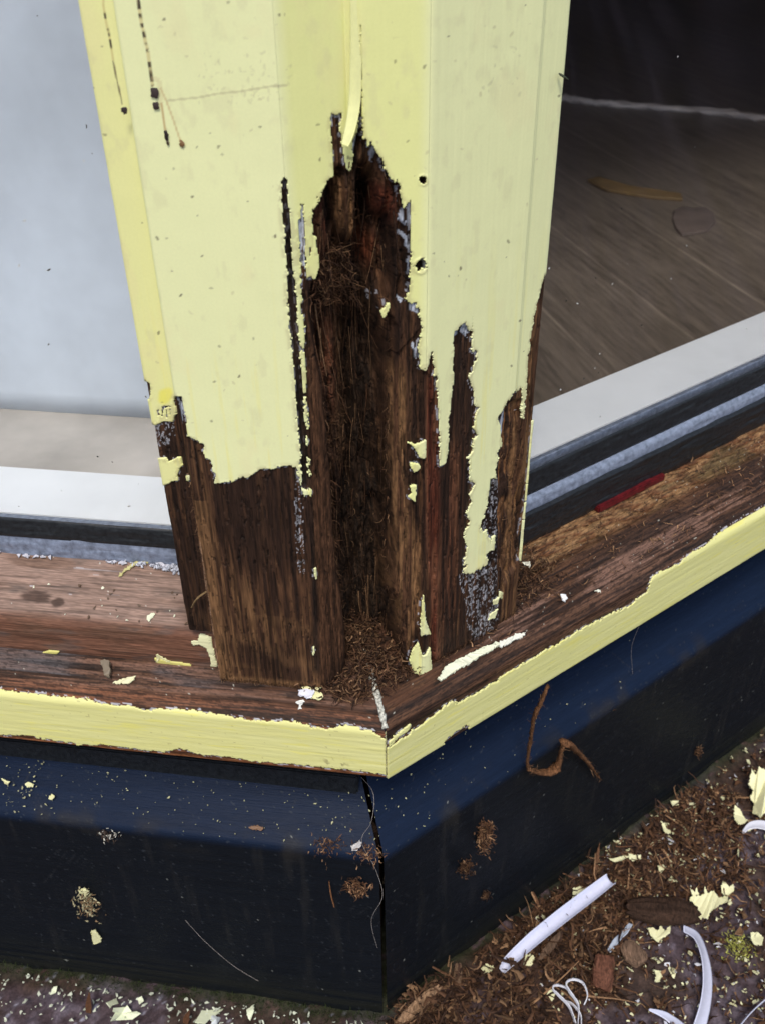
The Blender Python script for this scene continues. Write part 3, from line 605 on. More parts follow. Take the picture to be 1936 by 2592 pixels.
low = PAR(pz('A', (600, 1450), (700, 1400), (860, 1500), (880, 1250), (870, 760), (1000, 760), (1015, 900), (1060, 1190), (1180, 1230), (1210, 1500), (1190, 1850), (1090, 2000)) + pz('B', (640, 60), (690, 300), (672, 550), (695, 700), (685, 900), (702, 1200), (725, 1280), (700, 1450), (690, 1600), (740, 1650), (740, 1800), (775, 2000), (700, 2300), (400, 2300), (458, 1900), (425, 1600), (390, 1450), (372, 1100), (348, 700), (322, 420), (280, 200), (255, 0)) + pz('A', (420, 2100), (430, 1850), (560, 1700)))
deepr = PAR(pz('A', (885, 800), (1000, 800), (1030, 1000), (1060, 1200), (1080, 1500), (1060, 1900)) + pz('B', (640, 60), (670, 300), (665, 700), (680, 900), (695, 1200), (690, 1600), (720, 1700), (730, 1850), (760, 2000), (690, 2300), (400, 2300), (460, 1900), (440, 1500), (430, 1300), (480, 950), (480, 300), (470, 0)) + pz('A', (870, 2000), (860, 1500)))
slot = PAR(pz('A', (575, 810), (610, 850), (640, 1000), (655, 1200), (650, 1400), (600, 1390), (570, 1200), (560, 1000), (545, 870)))
tong = PAR(pz('A', (660, 880), (730, 740), (790, 740), (830, 900), (900, 1100), (880, 1500), (830, 1480), (760, 1380), (690, 1100)))
cra = PAR(pz('A', (865, 100), (880, 200), (890, 420), (872, 700), (905, 1000), (900, 2100)) + pz('A', (890, 2100), (885, 1300), (860, 800), (850, 400)), 3, 3)
nz = lambda a: len(a)
depth = .0045*blur(cav, 1, 2)+.012*blur(low, 2, 10)+.014*blur(deepr, 6, 20)+.010*blur(slot, 2, 4)-.0015*blur(tong, 3, 6)+.003*blur(cra, 1, 1)
grain = fbm(Aa/.0016, Z/.05, 121, 4); grain2 = fbm(Aa/.005, Z/.10, 123, 3); chunk = fbm(Aa/.004, Z/.012, 125, 4); hair = fbm(Aa/.0008, Z/.007, 127, 3)
cavb = blur(cav, 2, 3); lowb = blur(low, 3, 8)
shred = fbm(Aa/.0013, Z/.009, 126, 4); depth += cavb*((grain2-.5)*.009+(grain-.5)*.0035+(chunk-.5)*.0045*(1+lowb)+(shred-.5)*.0030)
pf = np.pad(paint.astype(float), ((0, 1), (0, 1)), mode='edge'); pb = blur(pf, 2, 2); bare = 1-sst(pb, .3, .8)
depth += cavb*(np.abs(fbm(Aa/.006, Z/.0045, 171, 3)-.5) < .012)*.0012+bare*(np.abs(fbm(Aa/.0035, Z/.05, 173, 3)-.5) < .014)*.0006
depth += bare*(.0002+(grain-.42)*.0014+(hair-.5)*.0003)
ln1 = blur(PAR(LINE1, 4, 3), 1, 2); depth += ln1*.0022
rem = PAR(pz('B', (680, 250), (860, 60), (850, 300), (900, 330), (950, 800), (940, 1300), (930, 2050), (780, 2000), (740, 1650), (700, 1500)))
depth += rem*(1-cavb)*(.0015+(grain2-.5)*.006)
rs = PAR(pz('B', (1035, 60), (1120, 60), (1130, 300), (1150, 700), (1110, 1000), (1090, 1400), (1030, 1500), (960, 1300), (985, 830)))
depth += rs*(.0004+(grain2-.45)*.004)
tc_ = PAR(pz('D', (400, 580), (500, 560), (500, 1000), (510, 1560), (420, 1740), (350, 1900), (345, 1500), (350, 1000))); depth += blur(tc_, 2, 2)*(.0022+(chunk-.5)*.005)
for (hx, hy, hr, hs) in HOLES: depth += .003*sst(1.1-np.hypot((U-hx)/hr, (V-hy)/hs), 0, .4)
# paint surface: brush marks, and the corner seams seen as fine ridges
seam = np.exp(-((Aa-(KL[8]-.0005))/.0006)**2)*.0004+np.exp(-((Aa-KL[5])/.0007)**2)*.0005
depth_p = seam-.00012*(fbm(Aa/.002, Z/.05, 131, 3)-.5)-.00010*(fbm(Aa/.012, Z/.012, 133, 4)-.5)*2
lift = sst(1-blur(pf, 3, 3), .08, .5)*(fbm(Aa/.006, Z/.008, 137, 2) > .45)*pf; depth_p = depth_p-lift*.00012
for (hx, hy, hr, hs) in HOLES: depth_p = depth_p-.0003*np.exp(-((np.hypot((U-hx)/hr, (V-hy)/hs)-1.1)/.2)**2)
# rounded, frayed foot of each casing
foot = sst(.3365+.003*(fbm(Aa/.006, Z*0, 135, 3)-.5)-Z, 0, .006)*(1-wrec); depth += foot*.0018
Pw = P0+D3*depth[..., None]

# ---- colour of the bare wood
reg = lambda poly, bx=3, bz=6: blur(PAR(poly, 4, 14), bx, bz)
c = mixc(np.zeros(sh+(3,))+DARK, MID, sst(grain, .42, .68)); c = mixc(c, TAN*.75, sst(grain*.6+hair*.4, .62, .78)*.5)
isL = Aa < KL[4]; isR = Aa > KL[7]
# left casing: blackish top, tan grain towards the foot and along the outer edge
lt = reg(pz('C', (240, 350), (320, 380), (360, 700), (420, 1000), (560, 1250), (800, 1600), (1000, 1750), (1150, 1900), (1160, 2150), (480, 2150), (380, 1400), (300, 800)), 8, 20)
c = mixc(c, mixc(np.zeros(sh+(3,))+MID*1.1, TAN*1.05, sst(grain, .42, .74)), lt*.62)
c = mixc(c, DARK*.9, reg(pz('C', (440, 660), (1020, 560), (1050, 1250), (700, 1300), (560, 1200), (480, 900)), 8, 20)*.75)
c = mixc(c, TAN*1.1, isL*sst(.010-(Aa-KL[3]), 0, .006)*(Z < .455)*(Aa > KL[3])*.65)
c = mixc(c, np.array([.42, .25, .15]), isL*(np.abs(Aa-KL[3]-.0004) < .0008)*(Z < .43)*.8)
stain = reg(pz('C', (600, 1800), (900, 1780), (1100, 2000), (1000, 2080), (700, 2000), (600, 1900)), 8, 12); c = mixc(c, DARK, stain*.7)
arcs = .5+.5*np.sin((Z-.372)/.0038+6*(Aa-KL[3])/.06+3*fbm(Aa/.02, Z/.02, 141)); c = mixc(c, TAN*.9, isL*(Z < .385)*(Z > .345)*sst(arcs, .5, 1.)*.22)
c = mixc(c, TAN*1.0, isL*sst(.340-Z, 0, .004)*.7*(Aa > KL[3]))
c = mixc(c, BLACK*1.6, ln1*.8)
c = mixc(c, DARK*.8, (Aa < KL[2])*.55*(Z < .44))
# left remnant of the recess
c = mixc(c, MID*1.2, reg(pz('B', (215, 0), (300, 300), (335, 700), (370, 1100), (400, 1500), (450, 1900), (300, 2000), (260, 1400), (235, 800), (200, 200)), 2, 10)*.6)
c = mixc(c, BLACK, reg(pz('B', (235, 1000), (250, 1000), (280, 1700), (290, 2000), (250, 2000)), 1, 4)*.7)
# the cavity
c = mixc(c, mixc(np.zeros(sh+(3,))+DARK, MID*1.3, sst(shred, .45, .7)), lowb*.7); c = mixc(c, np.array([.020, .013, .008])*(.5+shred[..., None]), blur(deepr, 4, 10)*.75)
c = mixc(c, RED, reg(pz('A', (430, 1060), (540, 1000), (580, 1300), (610, 1620), (490, 1650), (450, 1350)), 4, 10)*.75*sst(hair+grain-.5, .2, .8))
c = mixc(c, RED*.95, reg(pz('A', (1000, 860), (1060, 830), (1200, 900), (1230, 1100), (1180, 1200), (1060, 1180)), 4, 10)*.85)
c = mixc(c, np.array([.23, .055, .02]), reg(pz('A', (980, 1480), (1060, 1450), (1120, 1550), (1100, 1750), (980, 1720)), 4, 10)*.6)
c = mixc(c, mixc(np.zeros(sh+(3,))+MID, np.array([.20, .07, .035]), sst(hair, .3, .7)), reg(pz('B', (280, 80), (380, 80), (430, 400), (440, 600), (400, 600), (330, 350)), 5, 12)*.7)
c = mixc(c, TAN*.62, reg(pz('B', (420, 100), (465, 100), (480, 650), (490, 920), (440, 950), (430, 500)), 4, 14)*.55)
c = mixc(c, mixc(np.zeros(sh+(3,))+MID, TAN*1.25, sst(grain, .35, .65)), reg(pz('A', (640, 880), (740, 740), (800, 900), (870, 1300), (870, 1480), (830, 1480), (740, 1330), (650, 1000)), 3, 8)*.9)
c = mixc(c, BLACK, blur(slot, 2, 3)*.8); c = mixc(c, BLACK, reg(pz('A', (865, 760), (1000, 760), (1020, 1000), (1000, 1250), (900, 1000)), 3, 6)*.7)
c = mixc(c, mixc(np.zeros(sh+(3,))+MID, TAN, sst(grain, .4, .6)), reg(pz('A', (890, 600), (1000, 540), (1080, 680), (1190, 840), (1000, 860), (980, 760), (890, 740)), 2, 4)*.8)
# right remnant: tan edge, red-brown stripe
tanr = reg(pz('B', (690, 280), (780, 350), (770, 700), (760, 1000), (860, 1300), (850, 1700), (790, 1850), (770, 1980), (740, 1700), (690, 1600), (705, 1400), (715, 1200), (690, 900)), 3, 8)
c = mixc(c, mixc(np.zeros(sh+(3,))+MID*1.2, TAN*1.15, sst(grain, .36, .62)), tanr*.9)
rs2 = reg(pz('B', (890, 330), (925, 300), (950, 700), (955, 1200), (950, 1700), (960, 1950), (925, 1950), (915, 1650), (880, 1200), (885, 800)), 2, 8)
c = mixc(c, mixc(np.zeros(sh+(3,))+RED*.8, np.array([.20, .075, .038]), sst(grain, .4, .66)), rs2*.75)
c = mixc(c, np.array([.16, .060, .030]), reg(pz('B', (960, 900), (1080, 700), (1060, 1100), (1040, 1700), (980, 1800), (960, 1300)), 5, 12)*.55*sst(grain, .4, .6))
c = mixc(c, mixc(np.zeros(sh+(3,))+DARK*1.3, np.array([.27, .125, .050]), sst(chunk*.5+grain*.5, .42, .62)), blur(tc_, 2, 4)*.85)
c = mixc(c, mixc(np.zeros(sh+(3,))+MID, TAN*.9, sst(grain, .4, .6)), (Aa > KL[9]+.002)*(Aa < KL[10]+.001)*.8)
c = mixc(c, DARK*.8, fz2_ if (fz2_ := np.pad(fz2.astype(float), ((0, 1), (0, 1)))) is not None else 0)
fzp = np.pad((fz | fz2 | fz3).astype(float), ((0, 1), (0, 1)))
c = mixc(c, PRIMER*[.75, .75, .72], fzp*((fbm(Aa/.0007, Z/.0013, 151, 3)+.35*(fbm(Aa/.004, Z/.006, 152, 2)-.5) > .60))*.75)
halo = (pb > .16)*(1-pf)*(fbm(Aa/.0014, Z/.0022, 153, 3) > .55)*(1-.75*(PAR(LINE1, 0, 0) > .5)); c = mixc(c, PRIMER*.85, halo*.7)
for poly in (pz('A', (1270, 1080), (1345, 1000), (1350, 1250), (1340, 1480), (1300, 1450), (1290, 1350), (1320, 1260), (1240, 1200)), pz('A', (1230, 1300), (1300, 1330), (1290, 1370), (1240, 1350)), pz('A', (1310, 1560), (1335, 1560), (1335, 1700), (1315, 1700)), pz('A', (1220, 1930), (1400, 1980), (1440, 2080), (1340, 2050), (1250, 1980)), pz('A', (285, 1160), (325, 1050), (345, 1300), (350, 1650), (310, 1650)), pz('A', (600, 790), (620, 790), (625, 850), (608, 850)), pz('A', (935, 440), (980, 440), (1025, 560), (1025, 680), (1005, 670)), pz('A', (805, 420), (830, 400), (820, 700), (800, 700)), pz('A', (830, 320), (870, 320), (865, 365), (825, 365)), pz('B', (1040, 80), (1110, 20), (1120, 130), (1080, 90), (1040, 130)), pz('B', (1290, 570), (1330, 500), (1320, 620), (1290, 860), (1285, 720)), pz('B', (780, 120), (830, 170), (850, 250), (820, 240)), pz('C', (180, 60), (225, 60), (260, 340), (235, 320), (205, 150))):
    mk = inpoly(U, V, poly)*(fbm(Aa/.0010, Z/.008, 155, 3) > .44); c = mixc(c, np.array([.50, .54, .62]), mk*.85)
for (hx, hy, hr, hs) in HOLES: d = np.hypot((U-hx)/hr, (V-hy)/hs); c = mixc(c, DARK*.8, (d < 1.3)*1.0); c = mixc(c, PRIMER*.7, ((d > .8) & (d < 1.3) & (hair > .55))*.7)
crk = (np.abs(fbm(Aa/.006, Z/.0045, 171, 3)-.5) < .010)*(fbm(Aa/.02, Z/.02, 172, 2) > .45); crk2 = (np.abs(fbm(Aa/.0035, Z/.05, 173, 3)-.5) < .012)
c = mixc(c, BLACK*.8, (crk*.7*(cavb > .4))+crk2*.55*(1-(crk & (cavb > .4))))
c = c*(.60+.66*vn(Aa/.0006, Z/.006, 157))[..., None]; c = c*(1-.6*(vn(Aa/.00055, Z/.0035, 158) > .86)*(grain2 > .42))[..., None]; c = c*(1-.5*(fbm(Aa/.0009, Z/.03, 159, 2) > .66))[..., None]
gc = np.stack([Aa, Z, 0*Z], -1)

# ---- colour of the paint
pc = mixc(np.zeros(sh+(3,))+CREAM, [.80, .81, .34], wrec*1.0+0*Z)  # recess yellower: light bounced between its faces put into the colour
pc = mixc(pc, [.82, .80, .33], (Aa < KL[2])*.8*(Aa > KL[0]))
pc = mixc(pc, [.87, .80, .12], sst(blur(inpoly(U, V, pz('C', (60, 20), (160, -10), (165, 60), (120, 120), (50, 110), (70, 60))).astype(float), 3, 3), .2, .8)*.8)
pc = mixc(pc, [.86, .80, .22], sst(fbm(Aa/.0022, Z/.04, 161, 3), .60, .74)*sst(.60-Z, 0, .15)*.40)
pc = mixc(pc, [.80, .66, .36], sst(fbm(Aa/.02, Z/.03, 163, 4), .58, .75)*.16)
pc = pc*(.975+.05*fbm(Aa/.03, Z/.06, 165, 3))[..., None]; pc = mixc(pc, [.60, .56, .32], sst(fbm(Aa/.006, Z/.010, 167, 4), .60, .8)*.22); pc = mixc(pc, [.35, .27, .14], sst(1-blur(pf, 3, 4), .02, .3)*pf*(fbm(Aa/.003, Z/.003, 169, 3) > .5)*.3)
r_ = np.random.default_rng(11)
def marks(n, box_, size, col, seed, el=2.2, op=.8):
    """small scattered fly specks and scuffs"""
    global pc
    r_ = np.random.default_rng(seed)
    for _ in range(n):
        u0 = r_.uniform(box_[0], box_[2]); v0 = r_.uniform(box_[1], box_[3]); a = r_.uniform(0, math.pi); s = size*r_.uniform(.5, 1.6); e = r_.uniform(1, el)
        m = (np.abs(U-u0) < s*4) & (np.abs(V-v0) < s*4)
        if not m.any(): continue
        x = (U[m]-u0)*math.cos(a)+(V[m]-v0)*math.sin(a); y = -(U[m]-u0)*math.sin(a)+(V[m]-v0)*math.cos(a)
        y = y-.12*x*x/s*r_.uniform(-1, 1)
        f = sst(1.35-np.hypot(x/(s*e), y/s), 0, .5)*op*r_.uniform(.5, 1)
        pc[m] = pc[m]*(1-f[:, None])+np.array(col)*f[:, None]
marks(80, (220, 0, 1420, 1150), 2.0, (.10, .08, .05), 21)
marks(70, (220, 0, 1420, 1250), 2.2, (.50, .46, .24), 22, 3., .5)
marks(70, (500, 130, 740, 260), 2.2, (.45, .42, .24), 23, 3.0, .32)
marks(16, (1210, 100, 1330, 260), 2.0, (.42, .40, .22), 24, 3, .4)
def streak(pts, wd, col, op=.7, dash=0., seed=1):
    global pc
    pts = np.array(pts, float)
    for i in range(len(pts)-1):
        a, b_ = pts[i], pts[i+1]; L = np.hypot(*(b_-a)); d = (b_-a)/L
        m = (U > min(a[0], b_[0])-9) & (U < max(a[0], b_[0])+9) & (V > min(a[1], b_[1])-3) & (V < max(a[1], b_[1])+3)
        if not m.any(): continue
        x = (U[m]-a[0])*d[0]+(V[m]-a[1])*d[1]; y = -(U[m]-a[0])*d[1]+(V[m]-a[1])*d[0]
        f = ((x >= 0) & (x <= L))*sst(1.3-np.abs(y)/wd, 0, .5)*op
        if dash: f = f*sst(vn(V[m]/dash, V[m]*0+i*0, seed), .38, .55)
        pc[m] = pc[m]*(1-f[:, None])+np.array(col)*f[:, None]
for wd, col, op, da in ((4.0, (.55, .42, .16), .55, 0), (3.6, (.035, .02, .015), .95, 9)):
    streak(pz('P1', (598, -30), (607, 60), (625, 150), (640, 215), (650, 290), (662, 370)), wd, col, op, da, 5)
    streak(pz('P1', (448, -30), (452, 30), (465, 100), (480, 180), (492, 260)), wd*.7, col, op, da*.8, 6)
streak(pz('P1', (492, 260), (508, 340), (522, 400), (532, 450)), 2.0, (.12, .08, .05), .8)
streak(pz('P1', (698, 440), (705, 480), (712, 530), (718, 560)), 3.0, (.52, .36, .16), .8); streak(pz('P1', (695, 375), (720, 430), (750, 510), (780, 600), (788, 618)), 2.4, (.60, .47, .22), .7)
streak(pz('P1', (655, 330), (690, 345), (700, 430), (690, 450)), 6, (.62, .52, .26), .35)
streak(pz('P1', (720, 432), (860, 418), (950, 400), (1040, 392), (1170, 370), (1240, 366)), 2.6, (.45, .40, .22), .5, 14, 9)
streak(pz('P2', (40, 162), (130, 152), (300, 150)), 1.6, (.35, .30, .15), .6, 10, 4)
pc[..., :] = np.clip(pc, 0, 1)

iL = int(round(KL[4]/KL[-1]*(na-1)))+1; iR = int(round(KL[7]/KL[-1]*(na-1)))-1
post = empty('corner_post', (0, .02, .332))
tag(post, 'cream painted bay corner post with a rotten hollow gouged in its foot', 'post')
Fall = gridfaces(*sh); wood_mask = np.ones(sh[0:1] and (sh[0]-1, sh[1]-1), bool)
wood_mask[(Ac < KL[2]+.0003) & (Zc < .3655)] = False                   # the outer strip stops short of the bead: dark hole behind
NW = -D3; Pp = P0-NW*depth_p[..., None]
for nm, lo, hi, lab in (('casing', 0, iL, 'left casing board, bare and brown at its foot'), ('rotten_core', iL, iR, None), ('casing', iR, na-1, 'right casing board with long flaked tongues of paint')):
    sub = np.zeros_like(wood_mask); sub[lo:hi] = True
    fq = Fall[wood_mask & sub]
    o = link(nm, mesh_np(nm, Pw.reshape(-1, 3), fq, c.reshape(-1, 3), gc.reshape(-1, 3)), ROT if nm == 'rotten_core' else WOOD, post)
    if lab: o['label'] = lab
    pm = paint & sub & wood_mask
    pt = link('paint_coat', sheet(Pp, NW, pm, .0005, .0013, pc, gc, 'paint_coat'), PAINT)
    pt.parent = o; pt.matrix_parent_inverse = Matrix.Translation(post.location).inverted() @ Matrix.Identity(4)
    pt.matrix_parent_inverse = o.matrix_world.inverted() if False else Matrix.Identity(4)
    pt.matrix_parent_inverse = Matrix.Identity(4)
bpy.context.view_layer.update()
for o in post.children:
    for ch in o.children: ch.matrix_parent_inverse = o.matrix_world.inverted()
box('inner_timber', LW, .036, .1035, -.100, -.018, .325, 1.49, TIMBER, post, .0005); box('inner_timber', RW, .036, .1045, -.100, -.018, .325, 1.49, TIMBER, post, .0005)
box('inner_timber', RW, -.03, .045, -.110, -.085, .325, 1.49, TIMBER, post, .0005)
# raised black blobs of the two streaks
def onpost(u, v, t=0.0006): return hit(u, v, (0, -1, 0), t)
bl = []
for (x, y, rx, rz, a) in ((537, 475, 7.5, 8, .2), (668, 402, 11, 13, .0), (675, 455, 8, 9, .6), (719, 580, 5, 13, .1), (725, 615, 3.5, 6, 0), (786, 620, 6, 8, .3)):
    (u, v), = pz('P1', (x, y)); p = onpost(u, v, .0011); s = .00016
    th = np.linspace(0, 2*math.pi, 15)[:-1]; rr = 1+.18*r_.normal(size=14)
    bl.append([p]+[p+np.array([math.cos(q)*rx*s*k*rr[i]*1.7*.6, -.00005, math.sin(q)*rz*s*k*rr[i]*1.7*.6]) for k in (1,) for i, q in enumerate(th)])
cols = [(.035, .022, .02), (.05, .035, .03), (.045, .03, .025), (.02, .012, .01), (.06, .04, .02), (.22, .12, .05)]
for b_, cc in zip(bl, cols):
    V_ = np.array(b_); V_[0, 1] -= .0006; n = len(V_)-1
    Fq = np.array([(0, 1+(i+1) % n, 1+i) for i in range(n)])
    me = mesh_np('drip_stain', V_, Fq, np.tile(cc, (len(V_), 1)), V_.copy()); link('drip_stain', me, FLK, post)
# paint strip curling off the centre line
def ribbon(name, path, width_dir, widths, thick, col, mat, parent=None, curl=.0, seed=1, jag=.0, nw=7):
    path = np.asarray(path, float); n = 60; t_ = np.linspace(0, len(path)-1, n); i = np.clip(t_.astype(int), 0, len(path)-2); f = (t_-i)[:, None]
    g = lambda k: path[np.clip(k, 0, len(path)-1)]
    p = .5*((2*g(i))+(-g(i-1)+g(i+1))*f+(2*g(i-1)-5*g(i)+4*g(i+1)-g(i+2))*f**2+(-g(i-1)+3*g(i)-3*g(i+1)+g(i+2))*f**3)
    wd = np.interp(np.linspace(0, 1, n), np.linspace(0, 1, len(widths)), widths); tgt = unit(np.gradient(p, axis=0))
    wv = np.asarray(width_dir, float)
    if wv.ndim == 1: wv = np.tile(wv, (2, 1))
    wv = np.stack([np.interp(np.linspace(0, 1, n), np.linspace(0, 1, len(wv)), wv[:, k_]) for k_ in range(3)], 1)
    wv = unit(wv-tgt*(wv*tgt).sum(1, keepdims=True)); nn = np.cross(wv, tgt)
    rj = np.random.default_rng(seed); xs = np.linspace(-.5, .5, nw)
    e = 1+jag*rj.normal(size=(n, 1))
    x = xs[None, :]*wd[:, None]*np.where(np.abs(xs)[None] > .4, e, 1)
    if abs(curl) > .01:
        ang = xs[None]*curl*2*math.pi; rad = wd[:, None]/(curl*2*math.pi); Xx = np.sin(ang)*rad; Yy = (1-np.cos(ang))*rad
    else: Xx = x; Yy = 0*x
    G = p[:, None]+wv[:, None]*Xx[..., None]+nn[:, None]*Yy[..., None]
    nor = gridnormals(G, np.broadcast_to(nn[:, None], G.shape)); full = np.ones((n-1, nw-1), bool)
    cc = np.zeros(G.shape)+col
    return link(name, sheet(G, nor, full, thick/2, thick, cc, G.copy(), name), mat, parent)
flp = [onpost(899, -10, -.0138), onpost(901, 100, -.0136), onpost(899, 230, -.0128), onpost(893, 290, -.0112), onpost(882, 340, -.009), onpost(873, 366, -.0078)]
ribbon('paint_flap', flp, (1, .1, 0), [.0036, .0042, .0046, .0044, .0038, .0026], .0003, np.array([.80, .80, .37]), FLK, post, .12, 3, .04)
# ------------------------------------------------------------------ loose fibres, splinters and rot debris
def brown(r, n, lo=.5, hi=1.4):
    k = r.random(n)[:, None]**1.5; base = np.where(r.random(n)[:, None] < .45, np.array([.085, .042, .022]), np.where(r.random(n)[:, None] < .35, np.array([.20, .115, .060]), np.array([.040, .021, .013])))
    return base*(lo+(hi-lo)*k)
r = np.random.default_rng(5)
def pick(mask, n, surf=Pw):
    idx = np.argwhere(mask); idx = idx[r.integers(0, len(idx), n)]; return surf[idx[:, 0], idx[:, 1]], idx
core = [o for o in post.children if o.name.startswith('rotten_core')][0]
def childlink(o, par):
    o.parent = par; o.matrix_parent_inverse = par.matrix_world.inverted(); return o
# short hairs standing off the cavity walls, nest of fibres, frayed lips
ex = (1-pf) > .5
m1 = ex & (cav > .5) & (Z < .66) & (Aa > KL[4])
p, ix = pick(m1, 1700); d = -D3[ix[:, 0], ix[:, 1]]*.7+r.normal(size=p.shape)*.5+np.array([0, 0, .3])
o = fibres('rot_fibres', p, d, r.uniform(.0015, .006, len(p)), r.uniform(.00008, .00022, len(p)), brown(r, len(p), .4, 1.1), FIB, None, 1.2, 5, 3, 2); childlink(o, core); o['kind'] = 'stuff'
nest = inpoly(U, V, pz('A', (480, 1560), (600, 1450), (720, 1420), (850, 1600), (880, 1900), (860, 2080), (420, 2080), (400, 1900))) 
p, ix = pick(nest & (cav > .5), 380); p = p-D3[ix[:, 0], ix[:, 1]]*r.uniform(.0, .010, (len(p), 1)); d = r.normal(size=p.shape)*[1, .6, .8]+[.3, 0, -.2]
o = fibres('rot_fibres', p, d, r.uniform(.003, .010, len(p)), r.uniform(.0001, .0004, len(p)), brown(r, len(p), .5, 1.4), FIB, None, .9, 6, 3, 3); childlink(o, core); o['kind'] = 'stuff'
# upright shards and split slivers still standing in the hollow
p, ix = pick(m1 & (Z > .345) & (Z < .60), 150); p = p-D3[ix[:, 0], ix[:, 1]]*.0008; d = r.normal(size=p.shape)*.07+np.array([0, 0, -1.])
o = fibres('rot_fibres', p, d, r.uniform(.008, .045, len(p)), r.uniform(.0004, .0013, len(p)), brown(r, len(p), .5, 1.5), ROT, None, .10, 7, 5, 12, .45); childlink(o, core); o['kind'] = 'stuff'
edge_m = ex & ((blur(cav, 1, 1) > .2) & (blur(cav, 1, 1) < .8)) & (Z < .52)
p, ix = pick(edge_m, 500); d = r.normal(size=p.shape)*.6+np.array([0, 0, -.9])-D3[ix[:, 0], ix[:, 1]]*.4
o = fibres('rot_fibres', p, d, r.uniform(.002, .007, len(p)), r.uniform(.0001, .00025, len(p)), brown(r, len(p), .7, 1.6), FIB, None, .8, 5, 3, 4); childlink(o, core); o['kind'] = 'stuff'
bcas = [o for o in post.children if o.name.startswith('casing')]
for ci, par in enumerate(bcas):
    side = (Aa > KL[3]) & (Aa < KL[4]) if par['label'].startswith('left') else (Aa > KL[7]) & (Aa < KL[10])
    p, ix = pick(ex & side & (Z < .338) & (Z > .329), 260); d = r.normal(size=p.shape)*.5+np.array([0, -.5, -.8])
    o = fibres('frayed_fibres', p, d, r.uniform(.001, .0035, len(p)), r.uniform(.0001, .0002, len(p)), brown(r, len(p), .8, 1.6), FIB, None, .6, 4, 3, 6+ci); childlink(o, par); o['kind'] = 'stuff'
    col_m = ex & side & ((tc_ > .5) | (np.abs(Aa-KL[3]) < .0012)) & (Z < .47)
    p, ix = pick(col_m, 330); d = r.normal(size=p.shape)*.5-D3[ix[:, 0], ix[:, 1]]*.4+[0, 0, .2]
    o = fibres('frayed_fibres', p, d, r.uniform(.001, .004, len(p)), r.uniform(.00008, .0002, len(p)), brown(r, len(p), .8, 1.8), FIB, None, .9, 4, 3, 16+ci); childlink(o, par); o['kind'] = 'stuff'
# splinter standing off the left casing above the hole
sp = polytube('splinter', [hit(486, 1537, (0, -1, 0), 0) + [0, 0, 0], hit(500, 1515, (0, -1, 0), .0015), hit(524, 1497, (0, -1, 0), .0005)], [.0008, .0010, .0006], (.20, .13, .06), FIB, .5)
tag(sp, 'pale splinter torn from the left casing, across the dark hole above the bead', 'splinter')

def sillp(fr, s, t, dz=0): return fr(s, t, np.interp(-t, [-.0115, .050, .092], [.3272, .3505, .3600])+dz)
# dust and fibres on the sills
def heap(name, pts, n, L, rad, seed, up=.25, colf=brown, hgt=.003, curl=1.2):
    r = np.random.default_rng(seed); pts = pts[r.integers(0, len(pts), n)]+r.normal(size=(n, 3))*.0012; pts[:, 2] += np.abs(r.normal(size=n))*hgt
    d = r.normal(size=(n, 3))*[1, 1, up]; return fibres(name, pts, d, r.uniform(L*.4, L, n), r.uniform(rad*.4, rad, n), colf(r, n), FIB, None, curl, 5, 4, seed+1, .35)
r = np.random.default_rng(15)
n = 1500; s = np.abs(r.normal(0, .022, n)); t = r.uniform(-.055, .004, n); k_ = r.random(n) < .55
pts = np.where(k_[:, None], sillp(LW, s+.006, t), sillp(RW, s*.8+.003, t-.004))
pts = pts[(np.where(k_, s < .045, s < .035))]
o = heap('rot_debris', pts+[0, 0, .0008], 3000, .007, .0007, 31, .3, hgt=.0026); tag(o, 'heap of crumbled brown rot fibres on the mitred sill inside the hollow post', 'rot debris', None, 'stuff')
n = 700; s = r.uniform(.03, .42, n); t = r.uniform(-.036, .005, n); o = heap('wood_crumbs', sillp(RW, s, t, .0004), 900, .0075, .00050, 33, .2, lambda r, n: brown(r, n, .9, 2.2), .0006, .7); tag(o, 'scattered light fibres and crumbs along the right sill', 'wood crumbs', None, 'stuff')
n = 500; a_ = r.normal(size=(n, 2))*[.014, .008]; o = heap('rot_clump', sillp(RW, .122+a_[:, 0], -.022+a_[:, 1]), 700, .009, .0007, 35, .5, lambda r, n: brown(r, n, .5, 1.3), .0016); tag(o, 'dark clump of rotten fibres in the pit beside the right casing', 'rot clump', None, 'stuff')
n = 120; s = r.uniform(.10, .28, n); t = r.uniform(-.030, -.012, n); z = np.interp(-t, [.0125, .047], [.3612, .3792]); c0 = LW(s**1, t, z+.0003)
cc = np.where(r.random(n)[:, None] < .45, np.array([.72, .72, .55]), np.array([.10, .06, .035])); w_ = np.exp(-(s-.10)/.05) > r.random(n)*.9
o = flakes('bead_crumbs', c0[w_], LW(r.normal(size=n)*.3, .5+r.normal(size=n)*.2, 1+0*s)[w_], r.uniform(.0010, .0024, n)[w_], cc[w_], 37); tag(o, 'tiny paint flakes and dirt crumbs scattered over the pinkish bead', 'paint crumbs', None, 'stuff')

